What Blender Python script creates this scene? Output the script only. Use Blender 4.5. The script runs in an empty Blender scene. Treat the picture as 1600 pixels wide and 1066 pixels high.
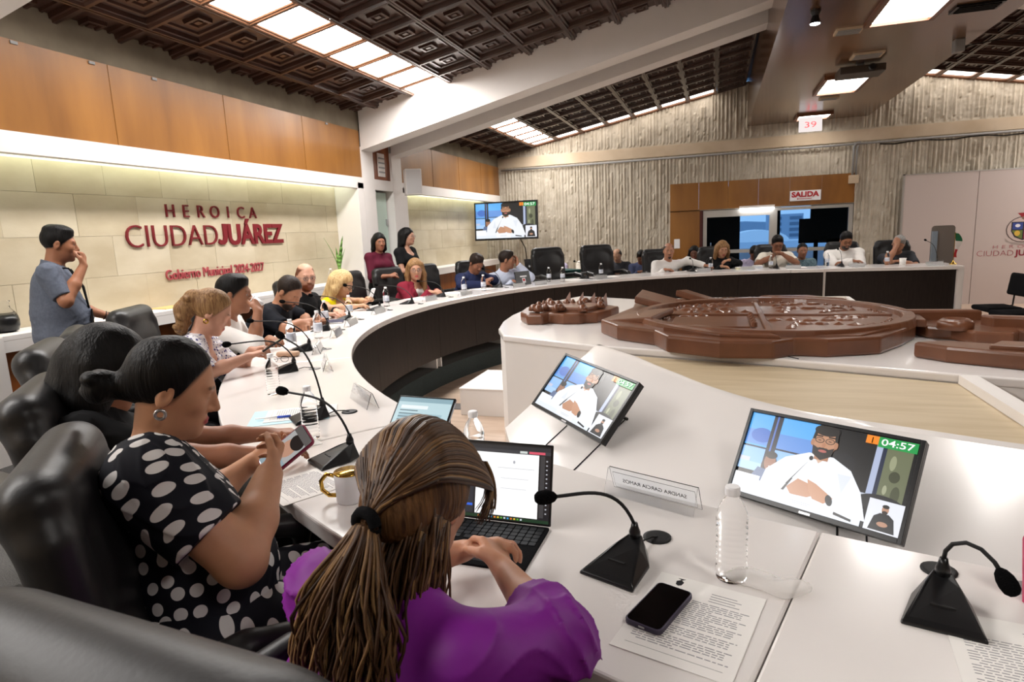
import bpy, bmesh, math, random
import numpy as np
from mathutils import Vector, Matrix

# ------------------------------------------------------------------ camera, world, exposure
SC = bpy.context.scene
COL = SC.collection
CAM_H = 1.495
F_PX = 973.07
PITCH, ROLL, YAW = 0.1710275, -0.0429259, -0.3189636
cy, sy = math.cos(YAW), math.sin(YAW)
f0 = Vector((sy, cy, 0)); r0 = Vector((cy, -sy, 0)); up0 = Vector((0, 0, 1))
fw = f0 * math.cos(PITCH) - up0 * math.sin(PITCH)
uu = up0 * math.cos(PITCH) + f0 * math.sin(PITCH)
rr_ = r0 * math.cos(ROLL) + uu * math.sin(ROLL)
u2 = uu * math.cos(ROLL) - r0 * math.sin(ROLL)
cam = bpy.data.cameras.new('camera')
cam.sensor_width = 36.0; cam.lens = F_PX / 1600 * 36.0; cam.clip_start = 0.02; cam.clip_end = 3000
camo = bpy.data.objects.new('camera', cam); COL.objects.link(camo)
m = Matrix((rr_, u2, -fw)).transposed().to_4x4(); m.translation = Vector((0, 0, CAM_H))
camo.matrix_world = m
SC.camera = camo
cam.dof.use_dof = True; cam.dof.focus_distance = 2.3; cam.dof.aperture_fstop = 10.0

world = bpy.data.worlds.new('world'); SC.world = world; world.use_nodes = True
wn = world.node_tree
wn.nodes['Background'].inputs[0].default_value = (0.15, 0.29, 0.50, 1)
wn.nodes['Background'].inputs[1].default_value = 1.0
SC.view_settings.view_transform = 'Standard'; SC.view_settings.look = 'None'
SC.view_settings.gamma = 1.0; SC.view_settings.use_curve_mapping = False
SC.view_settings.exposure = 0.92
PANEL_E = 20.0      # emission of the ceiling light panels
COVE_E = 6.0        # cove strip over the stone wall
random.seed(7); RNG = np.random.default_rng(7)

# ------------------------------------------------------------------ helpers
def lin(c):
    if isinstance(c, str):
        c = [int(c[i:i + 2], 16) / 255 for i in (1, 3, 5)]
    return tuple(x / 12.92 if x <= 0.04045 else ((x + 0.055) / 1.055) ** 2.4 for x in c[:3])

MATS = {}
def mat(name, col, rough=0.5, metal=0.0, spec=0.5, var=0.0, scale=8.0, stretch=(1, 1, 1), bump=0.0, bscale=None,
        col2=None, trans=0.0, ior=1.45, emit=0.0, attr=None, coat=0.0, detail=4.0, bstretch=None, alpha=1.0, sheen=0.0):
    if name in MATS: return MATS[name]
    m = bpy.data.materials.new(name); m.use_nodes = True
    nt = m.node_tree; N = nt.nodes; L = nt.links
    b = N['Principled BSDF']
    c = lin(col)
    b.inputs['Base Color'].default_value = (*c, 1); b.inputs['Roughness'].default_value = rough
    b.inputs['Metallic'].default_value = metal; b.inputs['Specular IOR Level'].default_value = spec
    b.inputs['IOR'].default_value = ior
    if trans: b.inputs['Transmission Weight'].default_value = trans
    if coat: b.inputs['Coat Weight'].default_value = coat; b.inputs['Coat Roughness'].default_value = 0.12
    if sheen: b.inputs['Sheen Weight'].default_value = sheen
    if alpha < 1: b.inputs['Alpha'].default_value = alpha
    tc = N.new('ShaderNodeTexCoord')
    def noise(sc, st, det=detail):
        mp = N.new('ShaderNodeMapping'); mp.inputs['Scale'].default_value = st
        L.new(tc.outputs['Object'], mp.inputs[0])
        nz = N.new('ShaderNodeTexNoise'); nz.inputs['Scale'].default_value = sc; nz.inputs['Detail'].default_value = det
        L.new(mp.outputs[0], nz.inputs['Vector']); return nz
    colout = None
    if attr:
        at = N.new('ShaderNodeAttribute'); at.attribute_name = attr; colout = at.outputs['Color']
    if var or col2:
        nz = noise(scale, stretch)
        rp = N.new('ShaderNodeValToRGB'); rp.color_ramp.elements[0].position = 0.32; rp.color_ramp.elements[1].position = 0.68
        if col2: a, d = c, lin(col2)
        else: a = tuple(x * (1 - var) for x in c); d = tuple(min(1, x * (1 + var)) for x in c)
        if attr:
            rp.color_ramp.elements[0].color = (1 - var,) * 3 + (1,); rp.color_ramp.elements[1].color = (1 + var,) * 3 + (1,)
            mx = N.new('ShaderNodeMix'); mx.data_type = 'RGBA'; mx.blend_type = 'MULTIPLY'; mx.inputs[0].default_value = 1
            L.new(nz.outputs[0], rp.inputs[0]); L.new(colout, mx.inputs[6]); L.new(rp.outputs[0], mx.inputs[7]); colout = mx.outputs[2]
        else:
            rp.color_ramp.elements[0].color = (*a, 1); rp.color_ramp.elements[1].color = (*d, 1)
            L.new(nz.outputs[0], rp.inputs[0]); colout = rp.outputs[0]
    if colout: L.new(colout, b.inputs['Base Color'])
    if bump:
        nb = noise(bscale or scale, bstretch or stretch, 3.0)
        bp = N.new('ShaderNodeBump'); bp.inputs['Strength'].default_value = bump; bp.inputs['Distance'].default_value = 0.01
        L.new(nb.outputs[0], bp.inputs['Height']); L.new(bp.outputs[0], b.inputs['Normal'])
    if emit:
        b.inputs['Emission Strength'].default_value = emit
        if colout: L.new(colout, b.inputs['Emission Color'])
        else: b.inputs['Emission Color'].default_value = (*c, 1)
    MATS[name] = m; return m

M = dict(
    white=mat('white_paint', '#e9e4e0', 0.55, var=0.02, scale=3),
    table=mat('white_laminate', '#ece7e4', 0.2, spec=0.5, var=0.015, scale=2.5, coat=0.25),
    edge=mat('laminate_edge', '#e2dfdc', 0.4),
    skirt=mat('dark_wenge', '#211a18', 0.35, var=0.3, scale=6, stretch=(6, 6, 1)),
    carpet=mat('carpet', '#6a6866', 0.95, spec=0.1, col2='#3c3b3b', scale=220, detail=2, bump=0.4, bscale=300),
    carpet2=mat('carpet_dark_band', '#4a4846', 0.95, spec=0.1, col2='#343332', scale=60, stretch=(4, 40, 1), bump=0.4, bscale=300),
    carpet3=mat('carpet_light_band', '#8b8781', 0.95, spec=0.1, col2='#6c6863', scale=40, stretch=(2, 30, 1), bump=0.4, bscale=300),
    riser=mat('riser_carpet', '#3b4242', 0.95, spec=0.1, var=0.25, scale=120, bump=0.3, bscale=250),
    floor=mat('pale_wood_vinyl', '#c9b3a0', 0.35, col2='#b39a86', scale=2.2, stretch=(1, 6, 1)),
    veneer=mat('orange_veneer', '#9a6830', 0.32, col2='#7a4e22', scale=2.2, stretch=(1.2, 1.2, 0.25), coat=0.15, detail=6),
    veneer2=mat('red_veneer', '#8a4a24', 0.35, col2='#6b3518', scale=3, stretch=(2, 2, 0.3)),
    wood_lo=mat('counter_wood', '#8f4f1e', 0.4, col2='#6c3812', scale=3, stretch=(2, 2, 0.4)),
    soffit=mat('soffit_wood', '#7a5a40', 0.22, col2='#573c28', scale=1.4, stretch=(6, 0.35, 1), coat=0.3, detail=6),
    coffer=mat('coffer_wood', '#4a3128', 0.3, col2='#38241d', scale=4, spec=0.5, coat=0.2),
    stone=mat('travertine', '#cbbfa6', 0.35, col2='#bbad92', scale=2.4, stretch=(1, 1, 2), bump=0.05, bscale=30),
    stone2=mat('travertine_pale', '#d2c7b0', 0.35, col2='#c2b59b', scale=2.0, stretch=(1, 1, 2), bump=0.05, bscale=30),
    concrete=mat('ribbed_concrete', '#c6bdad', 0.9, col2='#b2a897', scale=5, spec=0.15),
    band=mat('smooth_concrete', '#cdbba3', 0.85, col2='#bba78d', scale=2, spec=0.15),
    conc2=mat('grey_concrete', '#7d7363', 0.9, col2='#6a6153', scale=3, spec=0.15),
    leather=mat('black_leather', '#1d1c1d', 0.42, spec=0.45, var=0.08, scale=20, bump=0.04, bscale=120),
    fabric=mat('black_fabric', '#141416', 0.9, spec=0.1, bump=0.2, bscale=200),
    plastic=mat('black_plastic', '#141416', 0.3),
    rubber=mat('black_rubber', '#0c0c0d', 0.6),
    foam=mat('black_foam', '#0d0d0e', 0.95, spec=0.05, bump=0.6, bscale=300),
    steel=mat('steel', '#b9b9bc', 0.3, metal=1.0),
    alu=mat('aluminium', '#c6c3bd', 0.4, metal=0.6),
    gold=mat('gold', '#c9a24a', 0.2, metal=1.0),
    clear=mat('clear_plastic', '#ffffff', 0.03, trans=1.0, ior=1.12),
    acrylic=mat('acrylic', '#fbfdff', 0.03, trans=1.0, ior=1.3),
    glass=mat('pane_glass', '#f4fbff', 0.02, trans=1.0, ior=1.05),
    frost=mat('frosted_glass', '#cfe4d8', 0.35, spec=0.5),
    cap=mat('white_cap', '#f4f4f6', 0.4),
    bronze=mat('brown_lacquer', '#6b422c', 0.34, spec=0.5, var=0.18, scale=5, coat=0.25, bump=0.12, bscale=14),
    tray=mat('beige_wood', '#cbb99b', 0.5, col2='#bca887', scale=2, stretch=(1, 8, 1)),
    sign=mat('maroon_letters', '#74141f', 0.5),
    red=mat('sign_red', '#b32029', 0.5),
    pinkred=mat('faded_pink', '#d9969a', 0.5),
    black=mat('matte_black', '#0a0a0b', 0.8, spec=0.2),
    paper=mat('paper', '#f1eeea', 0.8, spec=0.2),
    ink=mat('ink', '#98969a', 0.8, spec=0.1),
    inkd=mat('dark_ink', '#2a292c', 0.8, spec=0.1),
    grey=mat('grey_plastic', '#8c8b8a', 0.5),
    green=mat('leaf', '#5f8f3f', 0.45, col2='#86b35a', scale=10),
)
def emit_mat(name, col, e):
    if name in MATS: return MATS[name]
    m = bpy.data.materials.new(name); m.use_nodes = True; nt = m.node_tree
    nt.nodes.remove(nt.nodes['Principled BSDF'])
    em = nt.nodes.new('ShaderNodeEmission'); em.inputs[0].default_value = (*lin(col), 1); em.inputs[1].default_value = e
    nt.links.new(em.outputs[0], nt.nodes['Material Output'].inputs[0]); MATS[name] = m; return m
M['panel'] = emit_mat('light_diffuser', '#fffbf7', PANEL_E)
M['panel_soffit'] = emit_mat('light_diffuser_soffit', '#fffaf4', PANEL_E * .62)
M['panel_far'] = emit_mat('light_diffuser_dim', '#fff6ee', PANEL_E * .16)
M['cove'] = emit_mat('cove_tube', '#eefadf', COVE_E)

class MB:
    def __init__(s): s.v = []; s.f = []; s.c = []
    def quad(s, *p, col=None):
        i = len(s.v); s.v += [tuple(q) for q in p]; s.f.append(tuple(range(i, i + len(p)))); s.c.append(col); return s
    def box(s, x0, x1, y0, y1, z0, z1, mtx=None):
        P = [(x, y, z) for z in (z0, z1) for y in (y0, y1) for x in (x0, x1)]
        if mtx is not None: P = [tuple(mtx @ Vector(p)) for p in P]
        i = len(s.v); s.v += P
        s.f += [tuple(i + k for k in q) for q in ((0, 2, 3, 1), (4, 5, 7, 6), (0, 1, 5, 4), (2, 6, 7, 3), (0, 4, 6, 2), (1, 3, 7, 5))]
        s.c += [None] * 6; return s
    def prism(s, poly, z0, z1, mtx=None, inset=0.0, ztop=None):
        n = len(poly); a = sum(poly[k][0] * poly[(k + 1) % n][1] - poly[(k + 1) % n][0] * poly[k][1] for k in range(n))
        if a < 0: poly = poly[::-1]
        i = len(s.v)
        P = [(p[0], p[1], z0) for p in poly] + [(p[0], p[1], z1) for p in poly]
        if inset:
            cx = sum(p[0] for p in poly) / n; cy_ = sum(p[1] for p in poly) / n
            def ins(p):
                d = math.hypot(p[0] - cx, p[1] - cy_) or 1; k = max(0, 1 - inset / d); return (cx + (p[0] - cx) * k, cy_ + (p[1] - cy_) * k)
            P += [(*ins(p), ztop if ztop is not None else z1 + inset * .6) for p in poly]
        if mtx is not None: P = [tuple(mtx @ Vector(p)) for p in P]
        s.v += P
        rings = 3 if inset else 2
        for r in range(rings - 1):
            for k in range(n):
                k2 = (k + 1) % n; s.f.append((i + r * n + k, i + r * n + k2, i + (r + 1) * n + k2, i + (r + 1) * n + k)); s.c.append(None)
        s.f.append(tuple(i + n - 1 - k for k in range(n))); s.f.append(tuple(i + (rings - 1) * n + k for k in range(n))); s.c += [None] * 2
        return s
    def tube(s, path, r, n=8, r1=None, cap=True, col=None):
        c0 = len(s.f)
        path = [Vector(p) for p in path]; i = len(s.v); N = len(path)
        rs = r if isinstance(r, (list, tuple)) else [r + ((r1 if r1 is not None else r) - r) * k / max(1, N - 1) for k in range(N)]
        t = (path[1] - path[0]).normalized(); a = t.orthogonal().normalized()
        for k in range(N):
            t = (path[min(k + 1, N - 1)] - path[max(k - 1, 0)]).normalized()
            a = (a - t * a.dot(t)); a = a.normalized() if a.length > 1e-6 else t.orthogonal().normalized()
            b = t.cross(a)
            for j in range(n):
                an = 2 * math.pi * j / n; s.v.append(tuple(path[k] + (a * math.cos(an) + b * math.sin(an)) * rs[k]))
        for k in range(N - 1):
            for j in range(n):
                j2 = (j + 1) % n; s.f.append((i + k * n + j, i + k * n + j2, i + (k + 1) * n + j2, i + (k + 1) * n + j)); s.c.append(None)
        if cap:
            s.f.append(tuple(i + n - 1 - j for j in range(n))); s.f.append(tuple(i + (N - 1) * n + j for j in range(n))); s.c += [None] * 2
        if col is not None: s.c[c0:] = [col] * (len(s.f) - c0)
        return s
    def lathe(s, prof, n=20, c=(0, 0, 0), mtx=None):
        i = len(s.v); P = []
        for (r, z) in prof:
            for j in range(n):
                an = 2 * math.pi * j / n; P.append((c[0] + r * math.cos(an), c[1] + r * math.sin(an), c[2] + z))
        if mtx is not None: P = [tuple(mtx @ Vector(p)) for p in P]
        s.v += P
        for k in range(len(prof) - 1):
            for j in range(n):
                j2 = (j + 1) % n; s.f.append((i + k * n + j, i + k * n + j2, i + (k + 1) * n + j2, i + (k + 1) * n + j)); s.c.append(None)
        s.f.append(tuple(i + n - 1 - j for j in range(n))); s.f.append(tuple(i + (len(prof) - 1) * n + j for j in range(n))); s.c += [None] * 2
        return s
    def mesh(s, name, m, smooth=False):
        me = bpy.data.meshes.new(name); me.from_pydata(s.v, [], s.f); me.update()
        if any(c is not None for c in s.c):
            at = me.color_attributes.new('col', 'FLOAT_COLOR', 'CORNER')
            arr = np.concatenate([np.tile(np.array([*(c or (1, 1, 1)), 1.0], np.float32), (len(f), 1)) for c, f in zip(s.c, s.f)])
            at.data.foreach_set('color', arr.ravel())
        if smooth: me.polygons.foreach_set('use_smooth', [True] * len(me.polygons))
        if m: me.materials.append(m)
        return me
    def build(s, name, m, parent=None, smooth=False, bevel=0, seg=2, angle=None):
        o = bpy.data.objects.new(name, s.mesh(name, m, smooth)); COL.objects.link(o)
        if parent: o.parent = parent
        if bevel:
            md = o.modifiers.new('bevel', 'BEVEL'); md.width = bevel; md.segments = seg; md.limit_method = 'ANGLE'; md.angle_limit = angle or 0.6
        return o

def tag(o, label, cat, group=None):
    o['label'] = label; o['category'] = cat
    if group: o['group'] = group
    return o
def struct(o): o['kind'] = 'structure'; return o
def empty(name, loc=(0, 0, 0), rz=0.0, sc=1.0):
    o = bpy.data.objects.new(name, None); COL.objects.link(o); o.location = loc; o.rotation_euler = (0, 0, rz); o.scale = (sc,) * 3
    o.empty_display_size = 0.1; return o
def dup(root, loc=None, rz=None):
    r = root.copy(); COL.objects.link(r)
    if loc is not None: r.location = loc
    if rz is not None: r.rotation_euler = (0, 0, rz)
    for ch in root.children:
        c = ch.copy(); COL.objects.link(c); c.parent = r
        for g in ch.children:
            d = g.copy(); COL.objects.link(d); d.parent = c
    return r
def inst(name, me, loc, parent=None, mtx=None):
    o = bpy.data.objects.new(name, me); COL.objects.link(o)
    if parent: o.parent = parent
    if mtx is not None: o.matrix_local = mtx
    else: o.location = loc
    return o
def text_mesh(name, body, size, depth, m, mtx, parent=None, offset=0.0, spacing=1.0, align='LEFT', width=None):
    cu = bpy.data.curves.new(name, 'FONT'); cu.body = body; cu.size = size; cu.extrude = depth; cu.offset = offset
    cu.space_character = spacing; cu.align_x = align; cu.resolution_u = 4
    t = bpy.data.objects.new(name, cu); COL.objects.link(t)
    dg = bpy.context.evaluated_depsgraph_get(); me = bpy.data.meshes.new_from_object(t.evaluated_get(dg))
    bpy.data.objects.remove(t); bpy.data.curves.remove(cu)
    if width:
        xs = [v.co.x for v in me.vertices]; a, b = min(xs), max(xs)
        for v in me.vertices: v.co.x = (v.co.x - a) * width / (b - a)
    me.materials.clear(); me.materials.append(m); me.name = name
    o = bpy.data.objects.new(name, me); COL.objects.link(o)
    if parent: o.parent = parent
    o.matrix_local = mtx; return o
def frame(origin, xaxis, yaxis):
    x = Vector(xaxis).normalized(); y = Vector(yaxis); y = (y - x * y.dot(x)).normalized(); z = x.cross(y)
    m = Matrix((x, y, z)).transposed().to_4x4(); m.translation = Vector(origin); return m

CX, CY = 1.65, 6.0
def ring(a, R, z=0.0):
    t = math.radians(a); return Vector((CX + R * math.cos(t), CY + R * math.sin(t), z))
def face_in(a):            # rotation about Z that turns local +Y towards the ring's centre
    t = math.radians(a); d = (-math.cos(t), -math.sin(t)); return math.atan2(-d[0], d[1])
def head_rz(h): return -math.radians(h)   # compass heading (from +Y towards +X) -> rotation about Z
ORD = ['first', 'second', 'third', 'fourth', 'fifth', 'sixth', 'seventh', 'eighth', 'ninth', 'tenth', 'eleventh', 'twelfth']
# ------------------------------------------------------------------ the room
XL, XW, XR, YF, YB, ZL, RIDGE = -4.82, -5.22, 8.12, 14.2, -2.2, -0.22, 1.65
SL = 0.19
def zc(x): return 3.23 + SL * (6.47 - abs(x - RIDGE))

fl = struct(MB().quad((XW - .3, YB, ZL), (XR + .1, YB, ZL), (XR + .1, YF + .1, ZL), (XW - .3, YF + .1, ZL)).build('floor', M['floor']))
# raised carpeted platform that carries the ring of tables
inner = [ring(a, 4.68) for a in range(90, 341, 5)]
outer = [(XR, 4.4), (XR, YB), (XW, YB), (XW, 10.6)] + [tuple(ring(a, 6.6)[:2]) for a in range(138, 74, -6)] + [(3.6, 12.3), (3.6, 10.58), (1.66, 10.66)]
plat = [tuple(p[:2]) for p in inner] + outer
mb = MB()
mb.v = [(p[0], p[1], 0.0) for p in plat]; mb.f = [tuple(range(len(plat)))[::-1]]; mb.c = [None]
po = struct(mb.build('floor_platform', M['carpet']))
bm = bmesh.new(); bm.from_mesh(po.data); bmesh.ops.triangulate(bm, faces=bm.faces); bmesh.ops.recalc_face_normals(bm, faces=bm.faces)
if bm.faces[0].normal.z < 0: bmesh.ops.reverse_faces(bm, faces=bm.faces)
bm.to_mesh(po.data); bm.free()
mb = MB()
for k in range(len(plat)):
    a, b = plat[k], plat[(k + 1) % len(plat)]
    mb.quad((*a, ZL), (*b, ZL), (*b, 0.0), (*a, 0.0))
mb.build('riser', M['riser'], po)
for (x, y, l, w, mm) in ((-4.6, 2.66, 1.35, .28, 'carpet3'), (-3.35, 2.22, .75, .22, 'carpet2'), (-2.75, 1.62, .6, .24, 'carpet2'), (-3.9, 3.9, .9, .25, 'carpet2'), (-2.2, .9, .9, .25, 'carpet2'), (-3.6, .7, .9, .25, 'carpet3')):
    mb = MB().box(-l / 2, l / 2, -w / 2, w / 2, 0.0005, 0.004); o = mb.build('carpet_plank', M[mm], po); o.location = (x, y, 0); o.rotation_euler = (0, 0, -0.17)

# --- left wall
wl = struct(MB().box(XW - .2, XW - .02, YB, YF, ZL, 3.3).build('wall_left', M['white']))
def tiles(y0, y1, parent, seed):
    rnd = random.Random(seed); z = 0.925; hs = [.34, .36, .36, .26]
    for r, h in enumerate(hs):
        y = y0 - (0.3 if r % 2 else 0)
        while y < y1:
            w = 0.61
            a, b = max(y, y0), min(y + w, y1)
            if b - a > .02:
                d = rnd.uniform(0, .003)
                MB().box(XW - .02, XW + .012 + d, a + .0012, b - .0012, z + .001, min(z + h, 2.30) - .001).build('stone_tile', M[rnd.choice(['stone', 'stone', 'stone2'])], parent)
            y += w
        z += h
tiles(2.2, 7.95, wl, 1); tiles(9.45, YF, wl, 2)
MB().box(XW - .02, XL, 7.95, 8.11, 0, 2.30).build('return_panel', M['white'], wl, bevel=.004)
MB().box(XW - .02, XL, 9.30, 9.45, 0, 2.30).build('return_panel', M['white'], wl, bevel=.004)
def veneer_run(y0, y1, n):
    w = (y1 - y0) / n
    for k in range(n):
        MB().box(XL - .04, XL - .012 - .004 * (k % 2), y0 + k * w + .0006, y0 + (k + 1) * w - .0006, 2.372, 3.02).build('veneer_panel', M['veneer'], wl)
veneer_run(YB, 1.7, 5); veneer_run(2.92, 8.11, 8); veneer_run(9.30, YF, 8)
MB().box(XW - .02, XL - .045, YB, YF, 2.34, 3.03).build('backing_board', M['white'], wl)
MB().box(XW - .02, XL - .02, YB, YF, 3.02, 3.30).build('concrete_beam', M['conc2'], wl)
for y in (3.45, 4.05, 4.65, 7.3): MB().box(XL - .02, XL - .003, y, y + .05, 2.99, 3.012).build('clip', M['grey'], wl)
co = MB().box(XL - .10, XL, YB, 8.11, 2.22, 2.372).box(XW, XL - .10, YB, 8.11, 2.345, 2.372).build('cornice', M['white'], wl)
MB().box(XL - .10, XL, 9.30, YF - .02, 2.22, 2.372).box(XW, XL - .10, 9.30, YF - .02, 2.345, 2.372).build('cornice', M['white'], wl)
MB().box(XL - .06, XL, 8.43, 8.99, 2.22, 2.372).build('cornice', M['white'], wl)
for k, (a, b) in enumerate(((-2.0, 7.9), (9.5, 14.0))):
    o = MB().box(XL - .30, XL - .27, a, b, 2.31, 2.335).build('cove_lamp', M['cove'])
    tag(o, ['greenish fluorescent tube hidden behind the cornice above the maroon wall lettering', 'greenish fluorescent tube hidden behind the cornice beside the corner television'][k], 'lamp')
# between the two columns: red veneer with a vent, frosted glass door
MB().box(XL - .10, XL - .04, 8.43, 8.99, 2.372, 3.03).build('veneer_panel', M['veneer2'], wl)
v = empty('air_vent', (XL - .04, 8.72, 2.60)); tag(v, 'white louvred vent on the red wood strip between the twin columns', 'vent')
MB().box(0, .012, -.10, .10, -.17, .17).build('vent_frame', M['white'], v)
for k in range(9): MB().box(.012, .02, -.085, .085, -.15 + k * .034, -.13 + k * .034).build('slat', M['grey'] if k % 2 else M['white'], v)
dr = struct(empty('door_1', (XL - .14, 8.43, 0)))
MB().box(0, .014, .03, .53, 0.02, 2.2).build('glass_leaf', M['frost'], dr)
MB().box(-.01, .03, .47, .52, 1.70, 1.80).build('hinge', M['steel'], dr); MB().box(-.01, .03, .47, .52, .3, .4).build('hinge', M['steel'], dr)
MB().box(-.12, -.11, 0, .56, 0, 2.22).build('back_panel', M['white'], dr)
# columns and twin beams
for k, (a, b) in enumerate(((8.11, 8.43), (8.99, 9.30), (1.70, 2.02), (2.60, 2.92))):
    o = MB().box(XW - .02, XL + .001, a, b, 0, 2.80).build('column', M['white']); struct(o)
    mb = MB()
    for s in (-1, 1):
        pts = [(-6.47, 2.76 - .01), (-1.06, 3.965), (-1.06, 4.35), (-6.47, 3.32)]
        i = len(mb.v)
        for yy in (a, b): mb.v += [(RIDGE - s * p[0], yy, p[1]) for p in pts]
        n = 4
        mb.f += [tuple(i + j for j in range(4)), tuple(i + 7 - j for j in range(4))] + [(i + j, i + 4 + j, i + 4 + (j + 1) % 4, i + (j + 1) % 4) for j in range(4)]; mb.c += [None] * 6
    o = mb.build('roof_beam', M['white']); struct(o)
    bm = bmesh.new(); bm.from_mesh(o.data); bmesh.ops.recalc_face_normals(bm, faces=bm.faces); bm.to_mesh(o.data); bm.free()
# wall counter along the left wall
def counter(y0, y1, lab, endpanel):
    c = empty('wall_counter', (0, 0, 0)); tag(c, lab, 'counter', 'low counters along the stone wall')
    MB().box(XW + .02, XL, y0, y1, .885, .925).build('counter_top', M['white'], c, bevel=.004)
    MB().box(XL - .03, XL, y0, y1, .804, .885).build('front_lip', M['white'], c)
    n = max(1, int((y1 - y0) / .8)); w = (y1 - y0) / n
    for k in range(n): MB().box(XL - .12, XL - .09, y0 + k * w + .002, y0 + (k + 1) * w - .002, 0.0, .804).build('cabinet_door', M['wood_lo'], c)
    if endpanel: MB().box(XL - .35, XL + .005, YB, y0, 0, .915).build('end_panel', M['white'], c)
counter(3.04, 7.94, 'long low counter with white top and wood doors behind the standing man', True)
counter(9.46, 13.9, 'low white counter with wood doors under the corner television', False)

# --- far wall: broken-rib concrete with a door opening
dx, dz = .0175, .04
xs = np.arange(-5.3, XR + .05, dx); zs = np.arange(ZL, 4.55, dz)
def wall_grid():
    ribs = np.floor(xs / .07).astype(int); ribs -= ribs.min()
    ph = (xs / .07) % 1.0
    jit = RNG.uniform(-.18, .18, ribs.max() + 1)[ribs]; prof = np.clip(1.2 - np.abs(ph - .5 + jit) * 3.0, 0, 1)
    rn = RNG.random((ribs.max() + 1, len(zs)))
    brk = RNG.random(rn.shape) < .16; cell = np.cumsum(brk, 1); lev = RNG.random((rn.shape[0], int(cell.max()) + 1)); lev = np.where(lev < .30, 0.0, lev); sm = np.take_along_axis(lev, cell, 1) + rn * .22
    br = sm[ribs, :].T
    hgt = prof[None, :] * (.003 + .032 * br) + RNG.random((len(zs), len(xs))) * .008
    hole = ((xs[None, :] > -.95) & (xs[None, :] < 2.62) & (zs[:, None] < 2.40))
    bandz = ((zs[:, None] > 2.95) & (zs[:, None] < 3.24))
    hgt = np.where(bandz, .012, hgt)
    V = np.stack([np.broadcast_to(xs[None, :], hgt.shape), YF - hgt, np.minimum(np.broadcast_to(zs[:, None], hgt.shape), (zc(0) * 0 + 3.30 + SL * (6.47 - np.abs(xs - RIDGE)))[None, :])], -1)
    nz, nx = hgt.shape
    idx = np.arange(nz * nx).reshape(nz, nx)
    F = np.stack([idx[:-1, :-1], idx[:-1, 1:], idx[1:, 1:], idx[1:, :-1]], -1)
    keep = ~(hole[:-1, :-1] & hole[:-1, 1:] & hole[1:, 1:] & hole[1:, :-1]) & (zs[:-1, None] < (3.32 + SL * (6.47 - np.abs(xs - RIDGE)))[None, :-1])
    return V.reshape(-1, 3), F[keep]
def np_mesh(name, V, F, m, smooth=False, cols=None):
    me = bpy.data.meshes.new(name); n = len(V); k = len(F); w = F.shape[1] if k else 4
    me.vertices.add(n); me.vertices.foreach_set('co', np.ascontiguousarray(V, dtype=np.float32).ravel())
    me.loops.add(k * w); me.loops.foreach_set('vertex_index', np.ascontiguousarray(F, dtype=np.int32).ravel())
    me.polygons.add(k); me.polygons.foreach_set('loop_start', np.arange(0, k * w, w, dtype=np.int32))
    me.polygons.foreach_set('use_smooth', np.full(k, smooth, dtype=bool))
    me.update(calc_edges=True)
    if cols is not None:
        at = me.color_attributes.new('col', 'FLOAT_COLOR', 'POINT')
        at.data.foreach_set('color', np.concatenate([cols, np.ones((n, 1))], 1).astype(np.float32).ravel())
    if m: me.materials.append(m)
    return me
V, F = wall_grid()
wf = bpy.data.objects.new('wall_far', np_mesh('wall_far', V, F, M['concrete'])); COL.objects.link(wf); struct(wf)
MB().box(XW, XR, YF - .035, YF + .05, 2.985, 3.205).build('concrete_band', M['band'], wf)
# wood header and side panel round the exit
n = 6; x0, x1 = -.945, 2.60
for k in range(n):
    w = (x1 - x0) / n; MB().box(x0 + k * w + .0015, x0 + (k + 1) * w - .0015, YF - .08, YF - .05, 1.815, 2.385).build('veneer_panel', M['veneer'], wf)
MB().box(x0, -.33, YF - .05, YF - .02, ZL, 1.815).build('veneer_panel', M['veneer'], wf)
MB().box(-.33, -.27, YF - .06, YF - .02, ZL, 1.80).build('door_jamb', mat('maroon_jamb', '#4b1c18', .5), wf)
MB().box(x0, x1, YF - .05, YF + .10, 1.80, 1.83).build('lintel', M['alu'], wf)
sw = MB().box(-.86, -.74, YF - .03, YF - .012, 1.02, 1.22).box(-.82, -.78, YF - .036, YF - .03, 1.07, 1.17).build('light_switch', M['cap']); tag(sw, 'cream light switch plate on the wood panel left of the exit', 'switch'); sw.location.y = -.025
def window(n, x0, x1, zt, rails):
    w = struct(empty('window_%d' % n, (0, YF, 0)))
    fr = MB(); t = .075
    fr.box(x0, x0 + t, -.03, .05, ZL, zt); fr.box(x1 - t, x1, -.03, .05, ZL, zt); fr.box(x0 + t, x1 - t, -.03, .05, zt - (.14 if n == 1 else .06), zt); fr.box(x0 + t, x1 - t, -.03, .05, ZL, ZL + .1)
    for z in rails: fr.box(x0 + t, x1 - t, -.02, .04, z - .035, z + .035)
    fr.build('window_frame', M['alu'], w)
    MB().box(x0 + t, x1 - t, .012, .018, ZL + .1, zt - .05).build('pane', M['glass'], w)
    return w
w1 = window(1, -.26, 1.13, 1.79, (.92,)); window(2, 1.13, 2.60, 1.79, (.92,))
MB().tube([(-.10, -.05, .75), (-.10, -.10, .78), (-.10, -.10, 1.08), (-.10, -.05, 1.11)], .012).build('door_pull', M['steel'], w1)
tl = empty('reflection_strip', (.80, YF - .12, 1.80)); tag(tl, 'short glowing strip standing in for a reflection in the glass under the wood header', 'lamp')  # emissive strip stands in for a reflection in the glass, not a fitting
MB().box(-.34, .34, -.03, .03, .0, .05).build('housing', M['white'], tl); MB().box(-.33, .33, -.035, .028, -.04, 0.0).build('tube', emit_mat('reflection_glow', '#ffffff', 6), tl)  # both boxes only draw the bright reflection
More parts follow.
